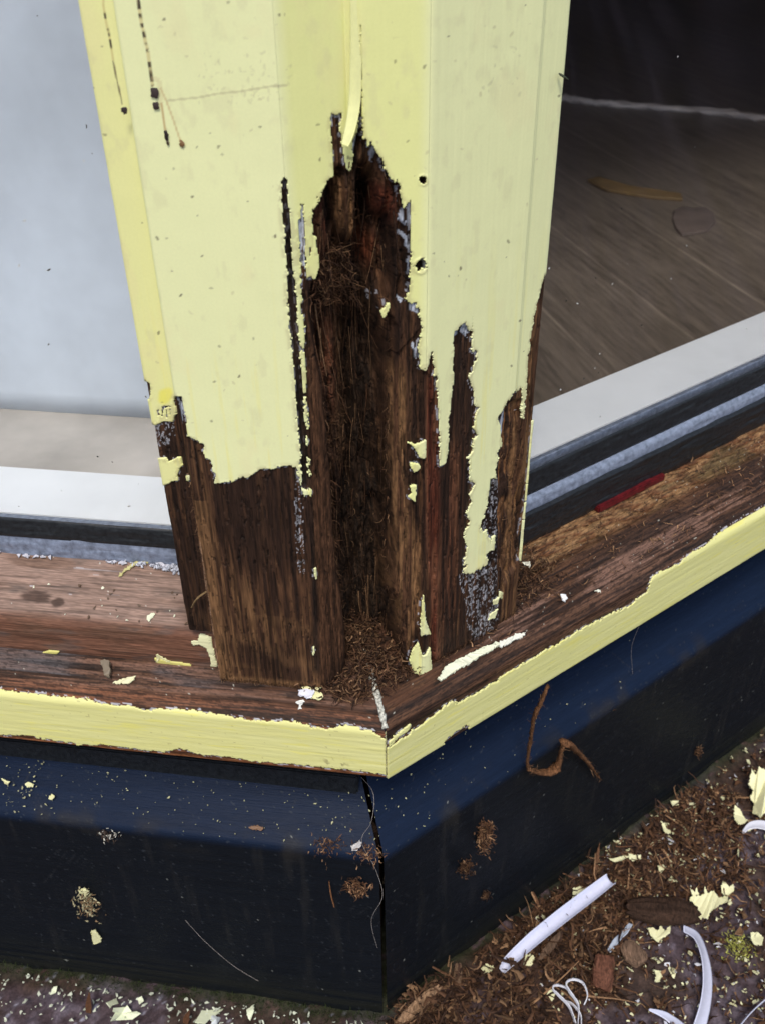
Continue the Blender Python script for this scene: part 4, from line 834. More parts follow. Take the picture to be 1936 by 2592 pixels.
# filler along the mitre, the foot of the right casing, and pale sealant crumbs by the left gasket
def lumpy(name, pts, rad, mat, seed, amp=.5, flat=.5, n=90, col=(.7, .7, .6), parent=None):
    pts = np.asarray(pts, float); t_ = np.linspace(0, len(pts)-1, n); p = np.stack([np.interp(t_, np.arange(len(pts)), pts[:, k]) for k in range(3)], 1)
    x = np.linspace(0, 1, n); rr = np.interp(x, np.linspace(0, 1, len(rad)), rad)*(1-amp/2+amp*fbm(x*n/5, 0*x, seed, 3)*1.2)
    V, F, C = tubes(p[None], rr[None], [col], 8, flat); V = V+(fbm(V[:, 0]/.0015, V[:, 2]/.0015, seed)[:, None]-.5)*.0004
    return link(name, mesh_np(name, V, F, C, V.copy()), mat, parent)
mit = [np.array([-.383, .924, 0])*q+np.array([0, 0, z]) for q, z in ((.038, .3450), (.020, .3385), (.004, .3335), (-.010, .3285), (-.0160, .3245))]
FILL = plain('filler_speckled', (.56, .55, .46), .5, 600, .0, 1.7, .3, None, .0003)
o = lumpy('filler_line', mit, [.0008, .0015, .0016, .0019, .0016], FILL, 5, .7, .6); tag(o, 'flaking white filler in the mitre joint across the top of the sill', 'filler')
mit2 = [np.array([-.383, .924, 0])*q+np.array([0, 0, z]) for q, z in ((-.0165, .3225), (-.0172, .3150), (-.0172, .3000), (-.0172, .2865))]
FILL2 = plain('filler_dirty', (.55, .52, .28), .6, 1100, .02, 1.5, .3, None, .0004)
o = lumpy('joint_filler', mit2, [.0008, .0006, .0005, .0005], FILL2, 6, .8, .5); tag(o, 'cracked dirty filler down the front joint between the two yellow sill edges', 'filler')
r = np.random.default_rng(18); n = 170; s = .1035+np.abs(r.normal(0, .020, n)); t = -.042+.008*r.random(n)*np.exp(-(s-.10)/.02)
o = flakes('sealant_crumbs', LW(s, t, .3765+.52*(-t-.040)+r.uniform(0, .0022, n)), r.normal(size=(n, 3))*.4+[0, -.5, 1], r.uniform(.0015, .0042, n)*np.exp(-(s-.10)/.05), np.tile([.52, .54, .60], (n, 1))*r.uniform(.7, 1.15, (n, 1)), 19, thick=.001); tag(o, 'crumbly pale sealant scraps in the corner by the left gasket', 'sealant', None, 'stuff')
o = flakes('sealant_crumbs', LW(.11+.25*r.random(60), -.0420+0*t[:60], .3778+0*s[:60]), r.normal(size=(60, 3))*.2+[0, -.3, 1], .0032, np.tile([.55, .55, .60], (60, 1)), 20, thick=.0005); tag(o, 'thin broken line of white scraps between the bead and the blue-grey sealant', 'sealant', None, 'stuff')

# ------------------------------------------------------------------ single chips and flakes that can be pointed at
def chip(name, poly, plane, lift, thick, col, label, cat, group=None, bend=.0, mat=None, tilt=(0, 0)):
    """flat chip of paint with the traced outline, laid on a plane (n,d) and lifted off it"""
    n_, d_ = np.array(plane[0], float), plane[1]; pts = np.array([hit(u, v, n_, d_) for u, v in poly]); n_ = n_/np.linalg.norm(n_)
    if n_@(CAM-pts[0]) < 0: n_ = -n_
    q = []
    for i in range(len(pts)):
        a, b_ = pts[i], pts[(i+1) % len(pts)]; m_ = max(2, int(np.linalg.norm(b_-a)/.0008))
        for k in range(m_): q.append(a+(b_-a)*k/m_+r.normal(size=3)*.00028)
    pts = np.array(q); ct = pts.mean(0); ax = unit(pts[0]-ct); ay = np.cross(n_, ax); rel = pts-ct; x = rel@ax; y = rel@ay
    h_ = lift+bend*(x*x)/.01+tilt[0]*x+tilt[1]*y+(fbm(x/.003, y/.003, 7)-.5)*.0006
    top = pts+n_*(h_+thick)[:, None]; bot = pts+n_*h_[:, None]; m_ = len(pts)
    V = np.concatenate([top, bot]); me = bpy.data.meshes.new(name)
    me.from_pydata(V.tolist(), [], [tuple(range(m_)), tuple(range(2*m_-1, m_-1, -1))]+[(i, m_+i, m_+(i+1) % m_, (i+1) % m_) for i in range(m_)])
    a = me.color_attributes.new('Col', 'FLOAT_COLOR', 'POINT'); a.data.foreach_set('color', np.tile([*col, 1.], (2*m_, 1)).ravel())
    g_ = me.attributes.new('gc', 'FLOAT_VECTOR', 'POINT'); g_.data.foreach_set('vector', V.ravel())
    return tag(link(name, me, mat or FLK), label, cat, group)
SLP_L = ((0, -.379, 1), .3315); CRM = (.82, .79, .42); WHT = (.70, .70, .76); PAL = (.74, .72, .40)
chip('paint_flake', pz('E', (235, 1000), (245, 930), (300, 870), (330, 860), (350, 870), (400, 845), (455, 865), (420, 890), (360, 905), (300, 950), (255, 1000), (310, 1030), (315, 1060), (270, 1090), (210, 1070), (150, 1060), (90, 980), (110, 950), (190, 955)), SLP_L, .002, .0005, CRM, 'cream peeled paint flake with a long tail, lying at the foot of the left casing', 'paint flake')
chip('paint_flake', pz('E', (70, 1000), (140, 985), (230, 1000), (225, 1040), (190, 1080), (150, 1090), (120, 1060), (75, 1060)), SLP_L, .0034, .0005, WHT, 'lavender-white underside of a torn flake on top of the cream tailed flake', 'paint flake')
chip('paint_flake', pz('E', (35, 1100), (80, 1080), (125, 1090), (90, 1140), (95, 1165), (60, 1165), (70, 1130)), SLP_L, .001, .0005, (.72, .72, .66), 'small white pointed flake below the cream tailed flake on the left sill', 'paint flake')
chip('paint_flake', pz('P3', (640, 1185), (668, 1173), (672, 1185), (645, 1215), (636, 1205)), ((0, -.52, 1), .3545), .0006, .0005, (.70, .72, .52), 'pale square flake alone in the middle of the pinkish bead', 'paint flake')
chip('paint_flake', pz('F', (890, 1355), (940, 1300), (1010, 1250), (1070, 1235), (1100, 1215), (1130, 1245), (1105, 1265), (1060, 1255), (1010, 1280), (950, 1320), (905, 1365)), ((0, -.52, 1), .3545), .001, .0006, (.50, .46, .20), 'dull yellow curved flake beside the sealant crumbs on the pinkish bead', 'paint flake')
chip('paint_flake', pz('P5', (490, 5), (540, -15), (590, -25), (570, 5), (520, 12)), SLP_L, .001, .0006, (.70, .68, .42), 'cream flake lying on the dark strip of sill in front of the pinkish bead', 'paint flake')
for nm, cc, poly in (('pair of thin yellow slivers forming a V on the front of the bead', (.72, .68, .35), pz('F', (1170, 1985), (1180, 1920), (1195, 1935), (1270, 1975), (1275, 1985), (1200, 1955), (1188, 1990))),):
    chip('paint_sliver', poly, ((0, -1, 0), .0095), .0008, .0005, cc, nm, 'paint sliver')
chip('rust_clot', pz('P3', (445, 1400), (460, 1388), (480, 1400), (488, 1430), (485, 1470), (462, 1460), (455, 1425)), SLP_L, .0030, .0022, (.20, .16, .11), 'brown and pale clot of debris standing on the dark left sill', 'debris clot')
chip('paint_flake', pz('D', (490, 1635), (525, 1630), (540, 1632), (538, 1662), (525, 1655), (500, 1645)), ((H, -H, 0), -.002), .0015, .0006, (.74, .71, .55), 'tiny cream flake stuck to the outer foot of the right casing', 'paint flake')
chip('paint_flake', pz('D', (757, 1870), (785, 1862), (795, 1890), (778, 1910), (760, 1900)), ((H*.379*-1, H*.379, -1), -.3315), .0012, .0008, (.78, .80, .80), 'white crumb on the right sill beside the dark pit', 'paint crumb')
RP = ((H*.379, -H*.379, 1), .3316)
chip('paint_bead', pz('B', (940, 2040), (985, 1975), (1060, 1925), (1100, 1912), (1160, 1880), (1190, 1862), (1240, 1850), (1265, 1830), (1290, 1842), (1240, 1885), (1190, 1905), (1130, 1950), (1060, 1985), (1000, 2022), (960, 2050)), RP, .0004, .0014, (.76, .78, .58), 'thick cream paint ridge along the foot of the right casing, nearer the corner', 'paint ridge')
chip('paint_bead', pz('B', (1290, 1828), (1330, 1815), (1380, 1790), (1430, 1780), (1425, 1795), (1400, 1815), (1360, 1825), (1340, 1845), (1300, 1862), (1285, 1850)), RP, .0004, .0012, (.78, .79, .68), 'paler broken end of the paint ridge at the outer foot of the right casing', 'paint ridge')
chip('paint_flake', pz('G', (440, 1795), (480, 1790), (485, 1805), (460, 1800)), ((H*.379*-1, H*.379, -1), -.3315), .001, .0006, (.80, .80, .66), 'small pale sliver along the lit edge of the right sill', 'paint sliver')

# ------------------------------------------------------------------ things caught on the navy plinths
def fr_hit(fr, u, v, t): 
    n = (0, -1, 0) if fr is LW else (H, -H, 0); return hit(u, v, n, t)
bark = (.15, .07, .032)
rt = [fr_hit(RW, 1386, 1735, .018), fr_hit(RW, 1370, 1775, .018), fr_hit(RW, 1350, 1820, .016), fr_hit(RW, 1342, 1880, .010), fr_hit(RW, 1334, 1935, .006), fr_hit(RW, 1348, 1952, .006), fr_hit(RW, 1390, 1955, .009), fr_hit(RW, 1412, 1935, .010), fr_hit(RW, 1420, 1900, .012), fr_hit(RW, 1432, 1880, .012), fr_hit(RW, 1462, 1905, .008), fr_hit(RW, 1490, 1935, .006), fr_hit(RW, 1520, 1975, .004)]
o = polytube('bark_curl', rt, [.0022, .0026, .0030, .0026, .0020, .0026, .0036, .0048, .0026, .0050, .0040, .0026, .0006], bark, ROT, .45, 8, None, 120)
tag(o, 'long curled strip of reddish bark hooked against the navy plinth right of the corner', 'bark strip')
r = np.random.default_rng(77); seg = np.array(rt); nn = 260; k_ = r.uniform(0, len(seg)-1.01, nn); i_ = k_.astype(int); pp = seg[i_]+(seg[i_+1]-seg[i_])*(k_-i_)[:, None]
hf = fibres('hairs', pp+r.normal(size=(nn, 3))*.0008, r.normal(size=(nn, 3)), r.uniform(.002, .006, nn), r.uniform(.0001, .0003, nn), brown(r, nn, .8, 1.6), FIB, None, .8, 4, 3, 8); childlink(hf, o); hf['kind'] = 'stuff'
def clump(name, cen, sp, n, L, rad, seed, label, colf=brown, cat='rot clump', base=None):
    r = np.random.default_rng(seed); n = int(n*1.6); L = L*.62; rad = rad*1.5; p = np.array(cen)[None]+r.normal(size=(n, 3))*np.array(sp); o = fibres(name, p, r.normal(size=(n, 3)), r.uniform(L*.4, L, n), r.uniform(rad*.5, rad, n), colf(r, n), FIB, None, .9, 4, 3, seed+1)
    return tag(o, label, cat)
clump('bark_clump', fr_hit(RW, 1226, 2120, .004), (.0028, .0024, .0075), 260, .007, .0006, 91, 'upper reddish clump of wood fibre hanging on the upright of the right plinth', lambda r, n: brown(r, n, .9, 1.8))
clump('bark_clump', fr_hit(RW, 1176, 2195, .003), (.0028, .0022, .0034), 130, .006, .0005, 93, 'lower dark clump of wood fibre hanging on the upright of the right plinth')
clump('bark_clump', fr_hit(RW, 1230, 2268, .003), (.0016, .001, .002), 40, .006, .0004, 95, 'tiny reddish fibre clump low on the right plinth')
clump('bark_clump', fr_hit(RW, 1768, 1905, .003), (.0016, .001, .003), 50, .007, .0005, 97, 'small fibre clump far along the right plinth near the ground')
clump('bark_clump', fr_hit(RW, 1524, 1795, -.006), (.003, .002, .001), 40, .006, .0003, 98, 'dark crumbs on the lower edge of the right navy slope')
clump('bark_clump', fr_hit(LW, 902, 2250, .003), (.0035, .001, .0045), 110, .008, .0005, 99, 'reddish fibre clump on the left plinth beside the corner joint', lambda r, n: brown(r, n, 1.1, 2.0))
clump('bark_clump', fr_hit(LW, 835, 2145, .001), (.005, .003, .004), 60, .006, .0004, 101, 'loose reddish shreds on the rounded edge of the left plinth near the joint', lambda r, n: brown(r, n, 1.1, 2.0))
clump('bark_clump', fr_hit(LW, 930, 2160, .003), (.005, .003, .004), 70, .006, .0004, 103, 'pinkish shreds gathered across the top of the corner joint', lambda r, n: brown(r, n, 1.3, 2.2))
sp = polytube('splinter', [fr_hit(LW, 833, 2232, .002), fr_hit(LW, 838, 2265, .002), fr_hit(LW, 846, 2296, .002)], [.0006, .0009, .0006], (.22, .10, .045), FIB, .5); tag(sp, 'short upright reddish splinter stuck on the left plinth near the joint', 'splinter')
clump('cobweb_clot', fr_hit(LW, 222, 2290, .004), (.0035, .0018, .007), 130, .006, .0006, 105, 'tan and cream clot of fibre and flakes hanging on the left plinth', lambda r, n: np.where(r.random((n, 1)) < .5, np.array([[.45, .40, .24]]), np.array([[.20, .13, .07]]))*r.uniform(.6, 1.2, (n, 1)), 'debris clot')
clump('cobweb_clot', fr_hit(LW, 270, 2112, .0015), (.004, .0018, .0024), 60, .005, .0004, 107, 'small dark clot with pale grains on the upper edge of the left plinth', lambda r, n: np.where(r.random((n, 1)) < .3, np.array([[.6, .58, .5]]), np.array([[.06, .04, .03]]))*r.uniform(.6, 1.2, (n, 1)), 'debris clot')
UPR = ((0, -1, 0), .0008)
chip('paint_flake', pz('P5', (395, 1070), (415, 1062), (440, 1100), (435, 1118), (408, 1122)), UPR, .001, .0006, PAL, 'cream flake at the lower end of the tan clot on the left plinth', 'paint flake')
chip('paint_flake', pz('P5', (350, 885), (372, 870), (395, 888), (385, 902), (358, 895)), UPR, .003, .0006, PAL, 'cream flake at the upper end of the tan clot on the left plinth', 'paint flake')
chip('paint_flake', pz('P5', (1520, 695), (1560, 672), (1562, 690), (1545, 712), (1525, 708)), UPR, .002, .0006, (.66, .63, .60), 'pinkish white flake beside the top of the corner joint on the left plinth', 'paint flake')
BEV = ((0, -.6, 1), .191)
for k_, (poly, lab) in enumerate(((pz('P5', (212, 490), (228, 485), (240, 495), (228, 510), (214, 505)), 'single round cream flake on the blue left slope, right of the speck cluster'), (pz('P5', (112, 440), (125, 432), (150, 440), (148, 452), (120, 455)), 'largest cream flake in the speck cluster on the blue left slope'), (pz('P5', (10, 415), (25, 420), (45, 432), (36, 445), (22, 438)), 'cream flake on the blue left slope at the far left of the picture'))):
    chip('paint_flake', poly, BEV, .0006, .0006, PAL, lab, 'paint flake')
chip('wood_chip', pz('P5', (1078, 625), (1120, 620), (1142, 630), (1132, 642), (1090, 638)), BEV, .0006, .0012, (.20, .11, .06), 'flat brown wood chip on the lower part of the blue left slope', 'wood chip')
# specks on plinth
r = np.random.default_rng(60)
n = 230; s = r.uniform(.0, .33, n); q_ = r.random(n); t = -q_*.030; z = .1915-.6*t
cl = r.integers(0, 4, n); s = np.where(cl == 0, .245+r.normal(size=n)*.012, s); 
o = flakes('paint_specks', LW(s, t+.0, z), LW(0*s, .5+0*s, 1+0*s)+r.normal(size=(n, 3))*.1, r.uniform(.0004, .0010, n)*np.where(r.random(n) < .12, 1.9, 1), np.tile(PAL, (n, 1))*r.uniform(.3, .8, (n, 1)), 61); tag(o, 'fine cream paint specks dusted over the blue left slope', 'paint specks', None, 'stuff')
n = 80; s = np.abs(r.normal(0, .10, n)); t = -r.random(n)*.05
o = flakes('paint_specks', RW(s, t, .1915-.6*t), RW(0*s, .5+0*s, 1+0*s), r.uniform(.0005, .0013, n), np.tile(PAL, (n, 1))*r.uniform(.35, .9, (n, 1)), 62); tag(o, 'fine cream paint specks on the blue right slope', 'paint specks', None, 'stuff')
# hairs
for k_, (pts, lab) in enumerate((([fr_hit(LW, 469, 2330, .001), fr_hit(LW, 520, 2385, .0015), fr_hit(LW, 590, 2445, .001), fr_hit(LW, 655, 2485, .001)], 'fine pale hair curving down the left plinth upright'), ([fr_hit(LW, 915, 1968, -.02), fr_hit(LW, 945, 2010, -.005), fr_hit(LW, 940, 2080, .002), fr_hit(LW, 915, 2130, .002), fr_hit(LW, 950, 2200, .004), fr_hit(LW, 968, 2270, .004), fr_hit(LW, 940, 2330, .003), fr_hit(LW, 955, 2400, .003)], 'long tangled hair dangling across the corner joint'), ([fr_hit(RW, 1618, 1582, .016), fr_hit(RW, 1598, 1640, .004), fr_hit(RW, 1600, 1700, -.01), fr_hit(RW, 1602, 1760, -.01)], 'pale hair hanging from the right yellow sill edge over the navy slope'))):
    o = polytube('hair', pts, .00011, (.45, .40, .36), FIB, 1., 4, None, 60); tag(o, lab, 'hair')
o = polytube('fly', [hit(1414, 185, (H, -H, 0), -.001), hit(1424, 191, (H, -H, 0), .0006), hit(1438, 200, (H, -H, 0), .002)], [.0004, .0009, .0003], (.05, .06, .04), FIB, .6); tag(o, 'tiny dark fly resting on the outer edge of the right casing', 'fly')

# ------------------------------------------------------------------ ground litter
r = np.random.default_rng(200)
def gnd(u, v, z=.001): return hit(u, v, (0, 0, 1), z)
def scatter(n, polys, r):
    """random ground positions inside the areas of litter"""
    out = []
    P_ = [np.array([gnd(u, v)[:2] for u, v in pl]) for pl in polys]
    for pl in P_:
        lo, hi = pl.min(0), pl.max(0); k = 0; q = r.uniform(lo, hi, (n*6, 2)); m = inpoly(q[:, 0], q[:, 1], pl); out.append(q[m][:n])
    return out
AREA = [(1010, 2560), (1180, 2440), (1500, 2180), (1936, 1860), (2400, 1600), (2400, 3000), (900, 3000)]
pile1 = [(985, 2600), (1050, 2520), (1180, 2470), (1330, 2480), (1400, 2560), (1380, 2800), (950, 2800)]
pile2 = [(1180, 2450), (1500, 2200), (1640, 2240), (1560, 2400), (1560, 2560), (1350, 2480)]
pile3 = [(1560, 2180), (1740, 2000), (1860, 2010), (1900, 2250), (1750, 2290), (1600, 2280)]
near_ = [(1000, 2560), (1190, 2430), (1560, 2150), (1650, 2120), (1700, 2300), (1500, 2592), (1300, 2700), (1000, 2700)]
a1, a2, a3, aN, aA = [scatter(4000, [pl], r)[0] for pl in (pile1, pile2, pile3, near_, AREA)]
def gheap(name, a, n, L, rad, hg, seed, label, curl=1.0, lo=.5, hi=1.5):
    r = np.random.default_rng(seed); q = a[r.integers(0, len(a), n)]; p = np.concatenate([q, (.002+np.abs(r.normal(size=n))*hg)[:, None]], 1)
    p = p[np.maximum(-p[:, 1]*(p[:, 0] < 0), (p[:, 0]-p[:, 1])*H) > .003]; n = len(p)
    o = fibres(name, p, r.normal(size=(n, 3))*[1, 1, .28], r.uniform(L*.25, L, n)*np.exp(r.normal(size=n)*.45), r.uniform(rad*.25, rad, n)*np.exp(r.normal(size=n)*.35), brown(r, n, lo, hi), FIB, None, curl, 5, 4, seed+1, .3)
    return tag(o, label, 'wood debris', None, 'stuff')
gheap('wood_shreds', a1, 3600, .014, .0015, .009, 210, 'thick heap of brown rotten wood shreds in front of the corner')
gheap('wood_shreds', a2, 2000, .014, .0013, .006, 212, 'brown wood shreds around the white paint tube by the right plinth')
gheap('wood_shreds', a3, 1500, .012, .0012, .005, 214, 'reddish wood shreds along the right plinth', 1., .8, 1.6)
gheap('wood_shreds', aA, 6000, .010, .0009, .0022, 216, 'loose wood shreds sprinkled over the tarred ground')
gheap('wood_dust', np.concatenate([aN, aA]), 9000, .0040, .0006, .0022, 218, 'fine wood dust and short fibres on the ground near the plinth')
gheap('wood_splinters', np.concatenate([a1, a2, a3, aN]), 700, .016, .0011, .006, 219, 'straight pale splinters mixed through the shreds', .12, .9, 2.4)
# small curved wood chips
q = aA[r.integers(0, len(aA), 900)]; n = len(q); o = flakes('wood_chips', np.concatenate([q, r.uniform(.001, .006, (n, 1))], 1), r.normal(size=(n, 3))*.5+[0, 0, 1], r.uniform(.002, .009, n), brown(r, n, .7, 1.6), 221, FIB, thick=.0012); tag(o, 'small flat wood chips scattered among the shreds', 'wood chips', None, 'stuff')
# paint flakes: the mass of little ones, then countable big ones
q = aA[r.integers(0, len(aA), 3600)]; n = len(q); cc = np.where(r.random((n, 1)) < .8, np.array([[.80, .78, .46]]), np.array([[.74, .74, .78]]))*r.uniform(.6, 1., (n, 1))
o = flakes('small_paint_flakes', np.concatenate([q, r.uniform(.002, .0075, (n, 1))], 1), r.normal(size=(n, 3))*.5+[0, 0, 1], r.uniform(.0008, .0030, n)*np.where(r.random(n) < .18, 2.1, 1), cc, 223); tag(o, 'mass of tiny cream paint flakes on the ground right of the corner', 'paint flakes', None, 'stuff')
def gflake(uv, size, seed, label, col=(.80, .78, .45), z=.006, ns=11, curl=.3, tilt=.35, grp='larger cream paint flakes on the ground'):
    rr = np.random.default_rng(seed); p = gnd(*uv, z); V, F, C = flakes_geo(p[None], (rr.normal(size=3)*tilt+[0, 0, 1])[None], size, np.array([col]), rr, .0006, curl, ns)
    o = link('paint_flake', mesh_np('paint_flake', V, F, C, V.copy(), smooth=False), FLK); tag(o, label, 'paint flake', grp); return o
FLL = [((285, 2540), .013, 'cream flake left of the middle of the left-hand ground strip', 0), ((308, 2567), .013, 'pointed cream flake at the bottom of the left-hand ground strip', 1), ((520, 2574), .017, 'largest cream flake on the left-hand ground strip', 2), ((548, 2584), .012, 'pale flake touching the largest flake of the left-hand ground strip', 3), ((635, 2560), .011, 'rightmost cream flake of the left-hand ground strip', 4), ((355, 2535), .006, 'small cream flake beside the upright brown leaf', 5), ((138, 2505), .005, 'small pale flake against the mossy foot of the left plinth', 6)]
for uv, sz, lab, k_ in FLL: gflake(uv, sz, 340+k_, lab, (.76, .80, .56) if k_ != 3 else (.66, .70, .70), .003)
n = 330; s = r.uniform(.0, .36, n); t = .010+np.abs(r.normal(0, .02, n)); o = flakes('small_paint_flakes', LW(s, t, r.uniform(.001, .004, n)), r.normal(size=(n, 3))*.4+[0, 0, 1], r.uniform(.001, .0035, n), np.tile([.74, .78, .60], (n, 1))*r.uniform(.5, 1, (n, 1)), 225); tag(o, 'tiny pale flakes on the ground strip left of the corner', 'paint flakes', None, 'stuff')
n = 900; s = r.uniform(-.0, .36, n); o = fibres('moss', LW(s, .002+np.abs(r.normal(0, .006, n)), .001+0*s), r.normal(size=(n, 3))*[.6, .6, .4]+[0, 0, 1], r.uniform(.001, .004, n), .0004, np.tile([.020, .028, .008], (n, 1))*r.uniform(.5, 1.6, (n, 1)), FIB, None, .6, 4, 3, 227); tag(o, 'dark green moss along the foot of the left plinth', 'moss', None, 'stuff')
n = 260; q = gnd(1865, 2395, .003)[None]+r.normal(size=(n, 3))*[.006, .006, .0015]; o = fibres('moss', q, r.normal(size=(n, 3))+[0, 0, 1], .003, .0005, np.tile([.42, .42, .10], (n, 1))*r.uniform(.5, 1.2, (n, 1)), FIB, None, .6, 4, 3, 229); tag(o, 'tuft of yellow moss on the ground near the right edge', 'moss', None, 'stuff')
CB = {'a': pz('P6', (1320, 910), (1345, 925), (1350, 905), (1365, 935), (1385, 925), (1385, 900), (1400, 925), (1425, 915), (1445, 945), (1485, 950), (1480, 975), (1440, 985), (1415, 1000), (1400, 1030), (1380, 1020), (1365, 1045), (1345, 1030), (1350, 1000), (1330, 985), (1345, 965), (1322, 950), (1335, 935)),
      'b': pz('P6', (1580, 425), (1600, 440), (1610, 420), (1652, 430), (1700, 450), (1690, 560), (1640, 580), (1630, 600), (1615, 570), (1600, 560), (1605, 520), (1585, 500), (1600, 480), (1575, 460)),
      'c': pz('P6', (1515, 550), (1540, 560), (1560, 590), (1575, 600), (1560, 620), (1535, 625), (1515, 590)), 'd': pz('P6', (1455, 885), (1480, 880), (1495, 895), (1510, 885), (1515, 910), (1495, 925), (1470, 920)),
      'e': pz('P6', (1140, 1070), (1165, 1065), (1185, 1080), (1200, 1062), (1215, 1085), (1240, 1070), (1235, 1100), (1205, 1115), (1190, 1130), (1160, 1100)), 'f': pz('P6', (1585, 1090), (1620, 1088), (1640, 1110), (1635, 1150), (1600, 1140), (1588, 1115)),
      'g': pz('P6', (820, 905), (850, 892), (880, 900), (882, 935), (850, 955), (815, 940)), 'h': pz('P6', (600, 1190), (635, 1178), (655, 1200), (640, 1232), (605, 1225), (612, 1205)), 'i': pz('P6', (425, 1240), (445, 1222), (470, 1235), (490, 1252), (450, 1268), (425, 1262)),
      'j': pz('P6', (1172, 1252), (1200, 1255), (1205, 1280), (1190, 1305), (1172, 1300), (1178, 1275)), 'k': pz('P6', (1195, 610), (1215, 620), (1225, 640), (1245, 650), (1240, 665), (1215, 655)), 'l': pz('P6', (1185, 800), (1215, 795), (1222, 808), (1195, 835)),
      'm': pz('P6', (1060, 755), (1110, 755), (1115, 770), (1080, 778), (1062, 770)), 'n': pz('P6', (975, 770), (1040, 760), (1060, 770), (1000, 785)), 'o': pz('P6', (710, 1340), (735, 1335), (745, 1355), (730, 1385), (712, 1370)), 'p': pz('P6', (1242, 522), (1275, 518), (1278, 535), (1250, 542))}
CL = {'a': 'comb-edged cream flake, largest of all, right of the dark wood chunk', 'b': 'big fringed cream flake at the right edge of the picture', 'c': 'cream flake just left of the white curl at the right edge', 'd': 'toothed cream flake above the largest comb-edged flake', 'e': 'fan-shaped cream flake below the dark wood chunk', 'f': 'cream flake near the yellow moss at the right edge', 'g': 'square cream flake touching the upper side of the white paint tube', 'h': 'cream flake just under the lower half of the white paint tube', 'i': 'cream flake at the lower end of the white paint tube', 'j': 'upright cream flake inside the bend of the long white peel', 'k': 'narrow bent cream flake up near the plinth among red shreds', 'l': 'cream flake in the middle of the upper litter', 'm': 'thin cream sliver in a row along the upper litter, right one', 'n': 'long thin cream sliver just left of its twin in the upper litter', 'o': 'cream flake left of the curly white peels', 'p': 'topmost small cream flake beside the plinth foot'}
for k_ in CB:
    chip('paint_flake', CB[k_], ((0, 0, 1), .008), .002, .0006, (.80, .78, .46), CL[k_], 'paint flake', 'larger cream paint flakes on the ground', .25, None, tuple(r.normal(size=2)*.12))
# upright brown leaves on the left strip
for (u, v, h_, lab) in ((225, 2565, .024, 'upright pointed brown leaf standing at the foot of the left plinth'), (470, 2592, .014, 'brown leaf tip at the bottom edge under the left plinth')):
    p = gnd(u, v, .001); o = ribbon('leaf', [p, p+[.0015, .002, h_*.5], p+[.004, .003, h_]], (1, 0, 0), [.004, .005, .003, .0006], .0004, (.10, .045, .022), FIB, None, .12, 4, .05); tag(o, lab, 'leaf')
# white peels
WH = (.62, .64, .78)
def peel(name, uvz, wdir, widths, label, curl=.0, col=WH, seed=1, jag=.06, cat='paint peel'):
    o = ribbon(name, [gnd(u, v, z) for u, v, z in uvz], wdir, widths, .0006, col, FLK, None, curl, seed, jag, 11); return tag(o, label, cat)
ax_ = gnd(1535, 2250, .010)-gnd(1275, 2455, .010); wd_ = np.cross(unit(ax_), [0, 0, 1])
peel('paint_tube', [(1268, 2466, .010), (1290, 2440, .016), (1350, 2386, .020), (1420, 2330, .022), (1485, 2280, .022), (1545, 2233, .024)], wd_, [.004, .014, .017, .018, .018, .016], 'white peel of paint rolled into a long tube, lying near the right plinth', .52, WH, 3, .05)
peel('paint_peel', [(1730, 2352, .010), (1762, 2372, .014), (1782, 2420, .014), (1790, 2480, .012), (1785, 2540, .010), (1770, 2600, .008)], [(0, .3, 1), (.6, .2, .6), (1, 0, .3)], [.006, .007, .0065, .0075, .008, .009], 'long curved white peel bending down to the bottom edge', .10, WH, 5, .10)
peel('paint_peel', [(1642, 2556, .012), (1680, 2570, .008), (1710, 2592, .006), (1750, 2625, .006)], (0, .3, 1), [.0015, .006, .009, .010], 'white pointed peel left of the long curved peel at the bottom', .06, WH, 6, .04)
peel('paint_peel', [(2000, 2480, .014), (1936, 2528, .012), (1890, 2570, .010), (1850, 2620, .008)], (.3, 0, 1), [.010, .009, .008, .007], 'broad white peel in the bottom right corner', .15, WH, 7, .05)
peel('paint_peel', [(1880, 2110, .010), (1900, 2092, .014), (1930, 2090, .014), (1960, 2105, .010)], (0, .3, 1), [.004, .008, .009, .006], 'white curl of paint at the right edge below the big fringed flake', .15, (.66, .66, .72), 8, .05)
peel('paint_peel', [(1540, 2410, .008), (1560, 2382, .010), (1580, 2362, .010), (1596, 2340, .010)], (1, .2, .3), [.003, .005, .005, .003], 'short bluish white peel leaning on the red-brown splinter block', .1, (.5, .56, .66), 9, .12)
for k_, (uv, lab) in enumerate((([(1455, 2592, .005), (1440, 2550, .012), (1412, 2520, .018), (1398, 2505, .020), (1405, 2495, .020), (1432, 2502, .016), (1452, 2528, .012)], 'left loop of the curly thin white peels'), ([(1462, 2592, .005), (1462, 2545, .014), (1440, 2510, .020), (1432, 2490, .022), (1450, 2480, .022), (1475, 2490, .020), (1486, 2520, .016), (1478, 2545, .012)], 'right loop of the curly thin white peels'), ([(1470, 2600, .004), (1468, 2570, .008), (1450, 2545, .010), (1430, 2535, .008)], 'lower strand of the curly thin white peels'))):
    peel('paint_curl', uv, (0, .2, 1), [.003, .0025, .0022, .0015], lab, 0, (.62, .62, .66), 20+k_, .1)
